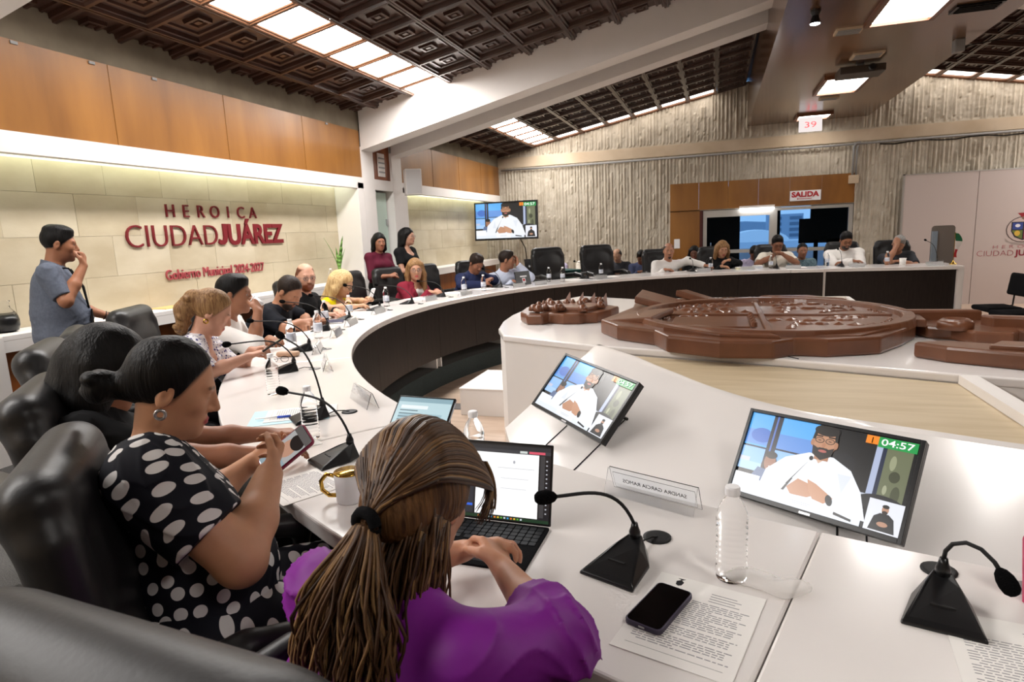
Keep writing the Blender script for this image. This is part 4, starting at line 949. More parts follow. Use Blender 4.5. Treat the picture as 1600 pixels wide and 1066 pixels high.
def person(name, label, loc, heading, head, hyaw=0, hpitch=0, hroll=0, arms=(), shirt=None, sleeve=(1.0, 1.0), skin='#b07a5c', hair=None, hairstyle='short', fem=False, z0=0.0, sc=1.0, vox=.010,
           standing=False, beard=None, beardcol='#1c1512', brow='#1d1411', lips=None, glasses=None, pants=None, belly=1.0, collar=True, neckdrop=0.0, build=1.0, legs=True, extra=None, shirt_cut=None, torso_yaw=0, pelvis_z=None, hairextra=None, lean_fix=None, inner=None, sleevefat=1.0, cat='person', earring=False, legvox=.02, fold=None):
    rz = head_rz(heading); root = empty(name, (loc[0], loc[1], z0), rz, sc); tag(root, label, cat)
    Rw = np.array(Matrix.Rotation(rz, 3, 'Z')); base = A3(loc[0], loc[1], z0)
    Lc = lambda p: Rw.T @ (np.asarray(p, float) - base) / sc
    Lv = lambda v: Rw.T @ np.asarray(v, float)
    Hc = Lc(head); Rh = rot('Z', -hyaw) @ rot('X', -hpitch) @ rot('Y', hroll)
    pz = pelvis_z if pelvis_z else (.93 if standing else .53)
    P = A3(0, 0, pz)
    N = Hc + Rh @ A3(0, -.035, -.06) + A3(0, -.02, -.105)
    u = nrm(N - P); X = rot('Z', -torso_yaw) @ A3(1, 0, 0); X = nrm(X - u * (X @ u)); fwd = np.cross(u, X); TL = np.linalg.norm(N - P)
    Rt = np.stack([X, fwd, u], 1); T = lambda f, x=0, y=0: P + u * (TL * f) + X * x + fwd * y
    w = (.89 if fem else 1.0) * build; sh = .172 * w
    S = {s: T(1.0, s * sh, -.005) - u * .055 for s in (-1, 1)}
    def torso(i):
        t = [ell(T(.70), A3(.158 * w + i, .112 * w + i, TL * .34), Rt, k=.05), ell(T(.36), A3((.135 if fem else .15) * w * belly + i, .118 * w * belly + i, TL * .36), Rt, k=.06), ell(T(.06), A3(.168 * w * belly + i, .135 * w + i, .13), Rt, k=.06),
             cone(T(1.0) - u * .035, S[-1] + u * .005, .05 + i, .052 + i, .05), cone(T(1.0) - u * .035, S[1] + u * .005, .05 + i, .052 + i, .05)]
        if belly > 1.05: t.append(ell(T(.30, 0, .05 * belly), A3(.13 * belly + i, .11 * belly + i, .14), Rt, k=.06))
        if fem:
            for s in (-1, 1): t.append(ell(T(.64, s * .072, .078), A3(.068 + i, .062 + i, .068), Rt, k=.05))
        return t
    # arms
    body = []; sleeves = []; ARM = {}
    ul, fl_ = .285, .245
    for s, spec in zip((-1, 1), arms):
        if spec is None: continue
        Tg = Lc(spec['w']); pole = Lv(spec['pole']) if 'pole' in spec else A3(s * .6, -.25, -1.0)
        if 'elbow' in spec:
            E = Lc(spec['elbow']); Wp = Tg
        else: E, Wp = ik(S[s], Tg, ul, fl_, pole)
        ARM[s] = (E, Wp)
        fd = Lv(spec['fd']) if 'fd' in spec else nrm(Wp - E) + A3(0, 0, .0)
        pn = Lv(spec['pn']) if 'pn' in spec else A3(0, 0, -1)
        ar = .9 if fem else 1.0; ar *= spec.get('fat', 1.0)
        body += [cone(S[s], E, .052 * ar, .042 * ar, .03), cone(E, E * .55 + Wp * .45, .042 * ar, .040 * ar, .02), cone(E * .55 + Wp * .45, Wp, .040 * ar, .0265 * ar, .02)]
        body += hand(Wp, fd, pn, s, spec.get('curl', (.45, .5, .35)), spec.get('hs', .95 if not fem else .88), spec.get('hf', 1.0 if vox < .008 else 1.25), spec.get('thumb', .3))
        a, bq = sleeve; i = .014 * sleevefat
        if a > 0:
            e1 = S[s] + (E - S[s]) * min(a, 1.0); d1 = nrm(E - S[s])
            clip = [(e1, d1)] if a < 1 else None
            sleeves.append(cone(S[s], e1 + d1 * (.03 if a < 1 else 0), .055 * ar + i, .046 * ar + i * (1.25 if a < 1 else 1), .035, clip))
            if a >= 1 and bq > 0:
                e2 = E + (Wp - E) * bq; d2 = nrm(Wp - E); sleeves.append(cone(E, e2 + d2 * .03, .046 * ar + i, (.044 - .014 * bq) * ar + i, .03, [(e2, d2)]))
    nk = .046 if fem else .055
    body += torso(-.014) + [cone(T(1.0) - u * .05, Hc + Rh @ A3(0, -.022, -.055), nk * 1.15, nk, .04)]
    hp = [xf(p, Rh, Hc) for p in head_prims(fem)]
    ops = []
    HP = lambda p: xf(p, Rh, Hc)
    lipc = lips or ('#a4564f' if fem else '#93604f')
    if hpitch > 16:      # downcast eyes: lid lowered, only the lash line shows
        ops += [(HP(cone(A3(s * .019, .092, -.0035), A3(s * .044, .086, -.003), .0024, .0022)), '#2a1b16', .003) for s in (-1, 1)]
    else:
        ops += [(HP(ell(A3(s * .031, .09, .001), A3(.0122, .012, .0052))), '#c4b8ae', .003) for s in (-1, 1)] + [(HP(ell(A3(s * .031, .0905, .0005), A3(.0058, .012, .0060))), '#20140f', .002) for s in (-1, 1)]
    ops += [(HP(cone(A3(s * .016, .09, .0225), A3(s * .047, .082, .0245), .0045, .0032)), brow, .004) for s in (-1, 1)]
    if fem and hpitch <= 16: ops += [(HP(cone(A3(s * .02, .092, .0085), A3(s * .045, .086, .0085), .0022, .0022)), '#1a1210', .002) for s in (-1, 1)]
    ops += [(HP(ell(A3(s * .082, -.006, -.008), A3(.012, .021, .033))), skin, .006) for s in (-1, 1)]
    ops += [(HP(ell(A3(0, .095, -.0655), A3(.0225, .02, .0115))), lipc, .004)]
    if beard == 'full':
        ops = [(HP(ell(A3(0, .055, -.088), A3(.064, .062, .046))), beardcol, .012), (HP(ell(A3(0, .1, -.047), A3(.028, .02, .008))), beardcol, .005)] + ops
    elif beard == 'goatee':
        ops = [(HP(ell(A3(0, .095, -.09), A3(.024, .03, .024))), beardcol, .008), (HP(ell(A3(0, .1, -.047), A3(.03, .02, .007))), beardcol, .005)] + ops
    elif beard == 'moustache':
        ops = [(HP(ell(A3(0, .1, -.049), A3(.03, .022, .0085))), beardcol, .004)] + ops
    elif beard == 'stubble':
        ops = [(HP(ell(A3(0, .05, -.085), A3(.064, .065, .045))), beardcol, .05)] + ops
    if hairstyle != 'none':
        hc_ = HAIRC.get((hair or HB).name, '#15100d'); cl = {'short': (A3(0, .086, .066), A3(0, .74, -.67)), 'balding': (A3(0, .02, .03), A3(0, .75, -.66)), 'buzz': (A3(0, .074, .085), A3(0, .78, -.62)), 'bun': (A3(0, .070, .078), A3(0, .86, -.5)), 'pony': (A3(0, .070, .078), A3(0, .86, -.5)), 'half': (A3(0, .070, .078), A3(0, .86, -.5))}.get(hairstyle, (A3(0, .082, .062), A3(0, .80, -.60)))
        cls = [(cl[0], nrm(cl[1]))] + ([(A3(0, 0, .085), A3(0, .2, 1))] if hairstyle == 'balding' else [])
        ops = [(HP(ell(A3(0, -.014, .036), A3(.083, .104, .096), clip=cls)), hc_, .010)] + ops
        if not fem and hairstyle != 'balding': ops = [(HP(cone(A3(s * .074, .022, .03), A3(s * .074, .012, -.012), .012, .007)), hc_, .008) for s in (-1, 1)] + ops
    solid_obj('body', body + hp, vox, SKIN, root, lambda V: paint(V, skin, ops))
    # shirt
    if shirt:
        i = .012
        nclip = [(T(1.0) + u * (.012 - neckdrop * .3) , nrm(u - fwd * .12 + fwd * neckdrop * 3))]
        sp = torso(i) + sleeves
        if collar: sp += [cone(T(1.0) - u * .04, T(1.0) + u * .035 + fwd * .008, nk + .030, nk + .016, .02, [(T(1.0) + u * .028, nrm(u + fwd * .55))])]
        if neckdrop: sp += [ell(T(1.0, 0, .10) - u * .02, A3(.085, .09, .05 + neckdrop), Rt, k=.015, neg=True)]
        if not standing: bot = T(-.08)
        else: bot = T(-.16)
        for p in sp:
            if p['t'] == 'e' and not p['neg']: p['clip'] = (p['clip'] or []) + [(bot, -u)]
        if shirt_cut: sp += [xf(p, Rt, N) for p in shirt_cut]
        solid_obj('shirt' if not fem else 'blouse', sp, vox, shirt, root, None, crease(wob(.0035 if vox < .008 else .003, ph=len(label) % 7), fold or .006, 62 if vox < .008 else 45, len(label) % 5))
    if inner: solid_obj('inner_top', [ell(T(.70), A3(.158 * w + .004, .112 * w + .006, TL * .34), Rt, k=.05, clip=[(T(1.0) - u * .03, nrm(u + fwd * .2))]), ell(T(.64, -.06, .07), A3(.066, .064, .07), Rt, k=.05), ell(T(.64, .06, .07), A3(.066, .064, .07), Rt, k=.05)], vox, inner, root)
    pm = pants or M['fabric']
    if legs:
        lp = [ell(T(.03), A3(.17 * w * belly, .14, .13), Rt, k=.05)]
        for s in (-1, 1):
            if standing: k_ = A3(s * .10, .02, pz * .52); an = A3(s * .10, -.01, .09)
            else: k_ = A3(s * .12, .42, .50); an = A3(s * .12, .40, .10)
            hj = P + A3(s * .09, 0, -.01); lp += [cone(hj, k_, .085, .062, .04), cone(k_, an, .06, .045, .02)]
        solid_obj('trousers', lp, legvox, pm, root)
        for s in (-1, 1):
            an = A3(s * .10, 0, 0) if standing else A3(s * .12, .41, 0)
            solid_obj('shoe', [cone(an + A3(0, -.03, .05), an + A3(0, .14, .04), .045, .036, .02, [(A3(0, 0, .004), A3(0, 0, -1))])], .016, M['rubber'], root)
    # hair
    hm = hair or HB
    st = hairstyle
    hclip = [(A3(0, .083, .066), nrm(A3(0, .73, -.68)))]
    big = 1.0
    if st == 'short': pr = [ell(A3(0, -.014, .036), A3(.0815, .1015, .0955), k=.01, clip=hclip), ell(A3(0, .028, .096), A3(.060, .055, .030), k=.03, clip=hclip)]
    elif st == 'balding': pr = [ell(A3(0, -.02, .012), A3(.083, .100, .080), k=.01, clip=[(A3(0, .02, .03), nrm(A3(0, .75, -.66))), (A3(0, 0, .085), A3(0, .2, 1))])]
    elif st == 'buzz': pr = [ell(A3(0, -.013, .034), A3(.0795, .099, .0915), k=.01, clip=[(A3(0, .070, .085), nrm(A3(0, .78, -.62)))])]
    elif st in ('long', 'longback', 'bob', 'pony', 'bun', 'half'):
        c2 = [(A3(0, .080, .062), nrm(A3(0, .80, -.60)))] if st not in ('bun', 'pony', 'half') else [(A3(0, .066, .078), nrm(A3(0, .86, -.5)))]
        pr = [ell(A3(0, -.016, .035), A3(.086, .105, .098), k=.015, clip=c2)] if st != 'bun' else [ell(A3(0, -.014, .034), A3(.0815, .1015, .0945), k=.015, clip=c2)]
        if st in ('long', 'bob'):
            d = -.24 if st == 'long' else -.14
            for s in (-1, 1): pr += [cone(A3(s * .070, .02, .055), A3(s * .090, -.005, -.06), .024, .030, .03), cone(A3(s * .090, -.005, -.06), A3(s * .098, .0, d), .030, .026, .03), cone(A3(s * .055, -.07, 0), A3(s * .07, -.075, d), .05, .035, .04)]
            pr += [cone(A3(0, -.085, .02), A3(0, -.10, d), .055, .045, .04)]
        if st == 'longback': pr += [cone(A3(0, -.075, .02), A3(0, -.12, -.30), .068, .05, .04), cone(A3(.045, -.06, 0), A3(.06, -.09, -.28), .05, .035, .04), cone(A3(-.045, -.06, 0), A3(-.06, -.09, -.28), .05, .035, .04), cone(A3(.074, .0, .03), A3(.085, -.03, -.10), .02, .03, .03), cone(A3(-.074, .0, .03), A3(-.085, -.03, -.10), .02, .03, .03)]
        if st == 'pony': pr += [ell(A3(0, -.112, .045), .032, k=.03), cone(A3(0, -.128, .03), A3(.0, -.135, -.05), .040, .045, .03), cone(A3(0, -.135, -.05), A3(0, -.095, -.16), .045, .028, .03)]
        if st == 'bun': pr += [ell(A3(0, -.150, -.030), A3(.046, .036, .042), k=.006), ell(A3(.02, -.165, -.012), A3(.028, .026, .020), k=.004), ell(A3(-.018, -.165, -.05), A3(.028, .026, .018), k=.004), cone(A3(0, -.085, -.01), A3(0, -.135, -.03), .045, .024, .02)]
    if hairextra: pr = pr + hairextra
    if st != 'none':
        hv = min(vox, .009); solid_obj('hair', [HP(p) for p in pr], hv, hm, root, None, wob(.0016, (70, 70, 5), (150, 130, 9)))
    if glasses:
        mb = MB()
        for s in (-1, 1):
            pts = [Rh @ A3(s * .031 + .021 * math.cos(a), .104 - .004 * abs(math.cos(a)), .0 + .016 * math.sin(a)) + Hc for a in np.linspace(0, 2 * math.pi, 15)]
            mb.tube(pts, .0018 if vox < .008 else .0026, 5, cap=False); mb.tube([Rh @ A3(s * .052, .10, .004) + Hc, Rh @ A3(s * .082, .02, .006) + Hc, Rh @ A3(s * .086, -.01, .0) + Hc], .0018, 5)
        mb.tube([Rh @ A3(-.011, .107, .004) + Hc, Rh @ A3(.011, .107, .004) + Hc], .0018, 5)
        mb.build('glasses', mat('glasses_frame', '#141214', .3) if glasses == 1 else mat('glasses_clear', '#7b6a66', .3), root)
    if earring:
        for s in (-1, 1):
            mb = MB(); mb.tube([Rh @ A3(s * .085, -.006 + .011 * math.sin(a), -.050 - .011 * math.cos(a)) + Hc for a in np.linspace(0, 2 * math.pi, 13)], .004, 6, cap=False); mb.build('earring', M['gold'] if earring == 1 else M['steel'], root, smooth=True)
    return dict(root=root, Hc=Hc, Rh=Rh, T=T, N=N, u=u, fwd=fwd, X=X, Rt=Rt, S=S, ARM=ARM, Lc=Lc, HP=HP)
# ------------------------------------------------------------------ chairs round the table
def heading_in(a): t_ = math.radians(a); return math.degrees(math.atan2(-math.cos(t_), -math.sin(t_)))
CHR = 5.80
for a, R, lab, dr in (
        (-137.6, 5.72, 'empty black leather chair in front of the standing man', 0), (-143.0, 5.72, 'black leather chair of the woman in the floral blouse', 12), (-153.0, 5.80, 'black leather chair of the man in the white shirt drinking', 0), (-163.5, 5.80, 'black leather chair of the man in the black polo', 0),
        (-177.0, 5.72, 'black leather chair left of the blonde woman in yellow', 5), (171.5, 5.85, 'tall black leather chair left of the woman in the maroon jacket', 0), (164.5, 5.85, 'black leather chair of the woman in the maroon jacket', 0),
        (158.0, 5.85, 'black leather chair of the man in the navy shirt', 0), (149.5, 5.85, 'black leather chair of the man in the pale blue shirt', 0), (115.4, 5.90, 'black leather chair of the man with the moustache', 0), (105.9, 5.9, 'black leather chair of the long-haired woman in black', 0), (96.6, 5.9, 'black leather chair of the man in the cream shirt', 0)):
    p = ring(a, R); office_chair((p.x, p.y), face_in(a) + math.radians(dr), lab)
for a, lab in ((136.3, 'left of the two empty black chairs behind the far table'), (127.2, 'right of the two empty black chairs behind the far table')):
    p = ring(a, 5.62); office_chair((p.x, p.y), face_in(a), lab, sc=1.12)
office_chair((2.10, 11.95), math.pi, 'black leather chair of the bearded man at the head table'); office_chair((2.88, 12.0), math.pi, 'black leather chair of the grey-haired man at the head table')
office_chair((-.505, .705), head_rz(5), 'black leather chair nearest the camera behind the woman in purple', True, 1.03)
office_chair((-1.09, 1.11), head_rz(46), 'black leather chair of the woman in the polka dot dress', True, .99)
office_chair((-1.73, 1.53), head_rz(46), 'black leather chair of the woman with long black hair', True)

# visitor chairs on the lower floor
vb = [rbox(A3(0, .0, .45), A3(.23, .21, .035), .033, k=.01), ell(A3(0, 0, .46), A3(.2, .18, .035), k=.02)]
vk = [rbox(A3(0, -.25, .76), A3(.22, .03, .15), .03, rot('X', 8), k=.01)]
V, F = solid(vb, .014); vs_me = np_mesh('seat', V, F, M['fabric'], True); V, F = solid(vk, .014); vk_me = np_mesh('backrest', V, F, M['fabric'], True)
leg_me = MB().tube([(0, 0, .43), (0, .02, 0)], .012, 6).mesh('leg', M['plastic']); upr_me = MB().tube([(-.16, -.16, .44), (-.16, -.27, .47), (-.16, -.285, .66)], .012, 6).tube([(.16, -.16, .44), (.16, -.27, .47), (.16, -.285, .66)], .012, 6).mesh('back_frame', M['plastic'])
def visitor(loc, rz, lab):
    e = empty('visitor_chair', (*loc, ZL), rz); tag(e, lab, 'chair', 'black visitor chairs')
    inst('seat', vs_me, (0, 0, 0), e); inst('backrest', vk_me, (0, 0, 0), e); inst('back_frame', upr_me, (0, 0, 0), e)
    for x in (-.19, .19):
        for y in (-.17, .17): inst('leg', leg_me, (x, y, 0), e)
for k, (x, y) in enumerate(((3.60, 9.90), (3.60, 9.32), (3.68, 8.74))): visitor((x, y), math.radians(97), ['black visitor chair nearest the backdrop, leftmost of three at the right edge', 'black visitor chair in the middle of three at the right edge', 'black visitor chair nearest the island of three at the right edge'][k])
visitor((2.95, 6.35), math.radians(60), 'black visitor chair whose leg shows beyond the right end of the island')

# ------------------------------------------------------------------ people
def rel(loc, h, f, r, z):
    t_ = math.radians(h); return (loc[0] + math.sin(t_) * f + math.cos(t_) * r, loc[1] + math.cos(t_) * f - math.sin(t_) * r, z)
def relv(h, f, r, z): t_ = math.radians(h); return (math.sin(t_) * f + math.cos(t_) * r, math.cos(t_) * f - math.sin(t_) * r, z)
white = cloth('cloth_white', '#eae6e2'); cream = cloth('cloth_cream', '#e6dfd2'); blackc = cloth('cloth_black', '#161618'); navy = cloth('cloth_navy', '#252c4c'); lblue = cloth('cloth_pale_blue', '#c6cde0'); lav = cloth('cloth_lavender', '#bdb4cf')
maroon = cloth('cloth_maroon', '#7d2233'); wine = cloth('cloth_wine', '#54182a'); yellow = cloth('cloth_yellow', '#e0cd12', rough=.5); denim = cloth('cloth_chambray', '#5d6371', var=.12, scale=60, bump=.3); jeans = cloth('cloth_jeans', '#1f2a45'); dgrey = cloth('cloth_dark_grey', '#3a3b40'); teal = cloth('cloth_teal', '#3c5560', col2='#7f97a0', scale=30, stretch=(4, 4, .2)); dblue = cloth('cloth_slate', '#3f4560'); purple = cloth('cloth_purple', '#7f1f8e', rough=.55, spec=.35, var=.12, scale=5, bump=.5, bscale=9)
fm = bpy.data.materials.new('cloth_floral'); fm.use_nodes = True; nt = fm.node_tree; b = nt.nodes['Principled BSDF']; b.inputs['Roughness'].default_value = .8
vo = nt.nodes.new('ShaderNodeTexVoronoi'); vo.inputs['Scale'].default_value = 55; tcn = nt.nodes.new('ShaderNodeTexCoord'); nt.links.new(tcn.outputs['Object'], vo.inputs['Vector'])
rp = nt.nodes.new('ShaderNodeValToRGB'); rp.color_ramp.interpolation = 'CONSTANT'; rp.color_ramp.elements[0].color = (*lin('#4a4a86'), 1); rp.color_ramp.elements[1].position = .36; rp.color_ramp.elements[1].color = (*lin('#e9e6ea'), 1); nt.links.new(vo.outputs['Distance'], rp.inputs[0]); nt.links.new(rp.outputs[0], b.inputs['Base Color']); floral = fm

pm = bpy.data.materials.new('cloth_polka'); pm.use_nodes = True; nt = pm.node_tree; b = nt.nodes['Principled BSDF']; b.inputs['Roughness'].default_value = .75; b.inputs['Specular IOR Level'].default_value = .25
at = nt.nodes.new('ShaderNodeAttribute'); at.attribute_name = 'dotuv'; vo = nt.nodes.new('ShaderNodeTexVoronoi'); vo.voronoi_dimensions = '2D'; vo.inputs['Scale'].default_value = 20.5; vo.inputs['Randomness'].default_value = .45; nt.links.new(at.outputs['Vector'], vo.inputs['Vector'])
rp = nt.nodes.new('ShaderNodeValToRGB'); rp.color_ramp.elements[0].position = .305; rp.color_ramp.elements[0].color = (*lin('#d8d4d2'), 1); rp.color_ramp.elements[1].position = .32; rp.color_ramp.elements[1].color = (*lin('#0a0b17'), 1); nt.links.new(vo.outputs['Distance'], rp.inputs[0]); nt.links.new(rp.outputs[0], b.inputs['Base Color'])

def onring(a, headR, hz, pelR=5.74, **kw):
    p = ring(a, pelR); q = ring(a, headR); h = heading_in(a)
    return p, h, (q.x, q.y, hz)
def hands_on(p, h, f=.46, r=.10, z=.79, **kw):
    return tuple(dict(w=rel(p, h, f, s * r, z), fd=relv(h, .8, -s * .55, -.1), **kw) for s in (-1, 1))

# --- far head table and far curve
p = (2.06, 11.82); person('person', 'bearded man with glasses in a white sweater, arms folded on the head table', p, 180, (2.05, 11.62, 1.15), -8, 22, arms=(dict(w=rel(p, 180, .42, .06, .80), fd=relv(180, .15, 1, 0), pole=relv(180, .1, -1, -.5)), dict(w=rel(p, 180, .46, -.06, .82), fd=relv(180, .1, -1, 0), pole=relv(180, .1, 1, -.5))), shirt=white, skin='#9c6b50', beard='full', glasses=1, sc=1.15, build=1.15, belly=1.1, vox=.011)
p = (2.86, 11.86); person('person', 'grey-haired man in a dark shirt resting his forehead on his hand', p, 180, (2.83, 11.68, 1.06), 10, 25, hroll=-10, arms=(dict(w=rel(p, 180, .42, .05, .80), fd=relv(180, .1, 1, 0), pole=relv(180, .1, -1, -.6)), dict(w=(2.77, 11.52, 1.04), elbow=(2.63, 11.42, .80), fd=relv(180, -.25, -.1, 1), pn=relv(180, -1, -.2, 0))), shirt=dgrey, sleeve=(.8, 0), skin='#a8795f', hair=HGR, sc=1.12, vox=.011)
p, h, hd = onring(96.8, 5.55, 1.135); person('person', 'man with glasses in a cream shirt, hands joined before his chest', p, h, hd, 0, 22, arms=(dict(w=rel(p, h, .34, -.06, .96), elbow=rel(p, h, .26, -.30, .80), fd=relv(h, .3, .7, .4)), dict(w=rel(p, h, .34, .08, .95), elbow=rel(p, h, .26, .33, .80), fd=relv(h, .3, -.7, .4))), shirt=cream, sleeve=(.75, 0), skin='#8d5f48', glasses=1, sc=1.15, build=1.05, vox=.011)
p, h, hd = onring(106.0, 5.58, 1.08); person('person', 'woman in black with long wavy light brown hair looking down', p, h, hd, 0, 20, arms=(dict(w=rel(p, h, .40, -.05, .90), elbow=rel(p, h, .22, -.26, .82), fd=relv(h, .2, .9, -.1)), dict(w=rel(p, h, .44, .10, .80), fd=relv(h, .4, -.8, 0))), shirt=blackc, skin='#b98a6d', hair=HLB, hairstyle='long', fem=True, sc=1.12, vox=.011)
p, h, hd = onring(115.6, 5.58, 1.085); person('person', 'balding man with moustache in a white guayabera, one arm stretched along the table', p, h, hd, 12, 4, arms=(dict(w=rel(p, h, .34, -.56, .82), elbow=rel(p, h, .12, -.36, .90), fd=relv(h, .3, -1, 0)), dict(w=rel(p, h, .40, .16, .79), fd=relv(h, .4, -.8, 0))), shirt=white, skin='#b07c62', hairstyle='balding', hair=HBR, beard='goatee', sc=1.12, build=1.05, vox=.011)
# --- people seated behind on the lower floor
def back(x, y, hz, lab, shirt, skin, **kw):
    p = (x, y + .16); kw.setdefault('arms', tuple(dict(w=rel(p, 175, .36, s * .06, ZL + .86), fd=relv(175, .6, -s * .5, .2), curl=(.8, .8, .6)) for s in (-1, 1)))
    kw.setdefault('hpitch', 25); kw.setdefault('sc', 1.08); kw.setdefault('vox', .012)
    person('person', lab, p, 175, (x, y, hz), shirt=shirt, skin=skin, z0=ZL, **kw)
back(-3.20, 12.8, .96, 'man in a lavender shirt half hidden behind the empty chair', lav, '#8a5e48', hyaw=-20, hroll=8)
back(-2.50, 12.8, 1.0, 'man in a white shirt between the two empty chairs looking at his phone', cream, '#9a6a52', hpitch=35)
back(-1.90, 12.8, .965, 'man in grey peeking from behind the right empty chair', dgrey, '#b08870', hairstyle='balding', hair=HBR, hyaw=15)
back(-1.41, 12.7, .925, 'man in a slate shirt bent over a dark phone', dblue, '#6f4836', hpitch=35)
back(-.39, 12.6, .975, 'woman in black with long black hair behind the moustached man', blackc, '#6d4636', hairstyle='long', fem=True, hpitch=8, hyaw=8)
back(.70, 12.7, .94, 'man in a pale lilac shirt bowing his head behind the far table', lav, '#7a4e3c', hpitch=40)
back(1.50, 12.5, .965, 'man in a teal striped shirt before the window', teal, '#9a6a52', hpitch=8, hairstyle='buzz')
back(-.98, 12.9, .95, 'person with long dark hair almost hidden behind the moustached man', cloth('cloth_peach', '#d8a98c'), '#b58468', hairstyle='long', fem=True, hair=HMB)
for k, x in enumerate((-3.20, -2.50, -1.90, -1.41, -.39, .70, 1.50, -.98)):
    visitor((x, 12.9 + (.06 if k < 3 else -.05) + (.1 if k == 7 else 0)), math.radians(180), 'black visitor chair under the ' + ['man in lavender', 'white-shirted man with a phone', 'grey-dressed man peeking', 'man in slate', 'woman in black behind the moustached man', 'man in pale lilac', 'man in teal', 'nearly hidden long-haired person'][k])

# --- left curve, from far to near
p, h, hd = onring(146.8, 5.58, 1.10); person('person', 'man in a pale blue shirt turned away with his hand on his cheek', p, h, hd, -48, 5, arms=(dict(w=rel(hd, h - 48, .16, -.02, 1.02), elbow=rel(p, h, .34, -.30, .82), fd=relv(h, -.3, -.2, 1), pn=relv(h - 48, -1, .3, 0)), dict(w=rel(p, h, .44, .12, .79), fd=relv(h, .6, -.6, 0))), shirt=lblue, skin='#a06f56', hair=HBR, sc=1.15, build=1.05, vox=.011)
p, h, hd = onring(153.5, 5.52, 1.09); person('person', 'man in a navy shirt looking down at the table', p, h, hd, 5, 32, arms=(dict(w=rel(p, h, .42, -.10, .86), elbow=rel(p, h, .22, -.34, .82), fd=relv(h, .3, .9, 0)), dict(w=rel(p, h, .42, .08, .80), elbow=rel(p, h, .26, .34, .80), fd=relv(h, .3, -.8, 0))), shirt=navy, skin='#8f604a', hair=HBR, sc=1.15, build=1.08, belly=1.08, beard='moustache', beardcol='#3a2c26', vox=.011)
p, h, hd = onring(165.2, 5.58, 1.08); person('person', 'smiling woman with glasses in a maroon jacket over a white top', p, h, hd, 42, 3, arms=hands_on(p, h, .44, .07, .80), shirt=maroon, skin='#b98a70', hair=HLB, hairstyle='long', fem=True, glasses=2, sc=1.18, build=1.12, vox=.010, lips='#b0484c', collar=False, neckdrop=.07, inner=white)
p, h, hd = onring(-179.0, 5.52, 1.035); bl = person('person', 'blonde woman in a yellow top looking at her phone', p, h, hd, -5, 28, arms=(dict(w=rel(p, h, .46, -.04, .83), elbow=rel(p, h, .24, -.28, .80), fd=relv(h, .7, .3, .5), curl=(.7, .8, .5)), dict(w=rel(p, h, .44, .14, .80), elbow=rel(p, h, .22, .30, .79), fd=relv(h, .8, -.4, .1))), shirt=yellow, sleeve=(0, 0), skin='#c79b7c', hair=HBL, hairstyle='long', fem=True, glasses=1, sc=1.15, vox=.009, collar=False, neckdrop=.07)
p, h, hd = onring(-172.2, 5.55, 1.155); person('person', 'red-bearded balding man with glasses in a black shirt', p, h, hd, 45, 5, arms=hands_on(p, h, .42, .12, .80), shirt=blackc, skin='#c79780', hairstyle='balding', hair=hairmat('hair_auburn', '#5a2f1c', '#7d4a2c'), beard='full', beardcol='#7a4026', brow='#6a3a22', glasses=2, sc=1.12, build=1.1, vox=.010)
p, h, hd = onring(-164.5, 5.38, 1.075, pelR=5.74); person('person', 'bearded man in a black polo leaning over his folded forearms', p, h, hd, 15, 38, arms=(dict(w=rel(p, h, .50, .06, .80), elbow=rel(p, h, .36, -.30, .80), fd=relv(h, .3, .9, 0)), dict(w=rel(p, h, .56, -.02, .81), elbow=rel(p, h, .42, .30, .80), fd=relv(h, .3, -.9, 0))), shirt=cloth('cloth_black_polo', '#15171e'), sleeve=(.9, 0), skin='#a8775c', hairstyle='buzz', hair=HBR, beard='full', beardcol='#2c2523', sc=1.15, build=1.12, vox=.009)
p, h, hd = onring(-153.6, 5.45, 1.155); dk = person('person', 'man in a white shirt lifting a small white cup to his mouth', p, h, hd, 2, 6, arms=(dict(w=rel(p, h, .46, -.14, .80), fd=relv(h, .6, .6, 0)), dict(w=rel(hd, h, .17, .10, 1.03), elbow=rel(p, h, .44, .22, .80), fd=relv(h, -.1, -.7, .7), pn=relv(h, -.6, -.6, 0), curl=(.7, .9, .6))), shirt=white, skin='#9a6a50', hair=HB, sc=1.12, build=1.1, vox=.008, sleeve=(1, .3))
p, h, hd = onring(-145.2, 5.42, 1.115, pelR=5.66); fw_ = person('person', 'woman in a white blouse with blue flowers and a curly ponytail holding a phone', p, h, hd, -4, 30, arms=(dict(w=rel(p, h, .42, -.06, .86), fd=relv(h, .9, .25, .2), curl=(.7, .8, .5)), dict(w=rel(p, h, .42, .10, .85), elbow=rel(p, h, .20, .30, .80), fd=relv(h, .9, -.35, .2), curl=(.7, .8, .5))), shirt=floral, sleeve=(.92, 0), sleevefat=2.4, skin='#c2917a', hair=HLB, hairstyle='pony', fem=True, sc=1.04, build=1.08, vox=.0065, earring=1, collar=False, neckdrop=.06,
       hairextra=[ell(A3(.03 * math.sin(k * 2.3), -.14 + .018 * math.cos(k * 1.7) + .004 * k, .04 - k * .021), A3(.034, .03, .021), k=.006) for k in range(11)])
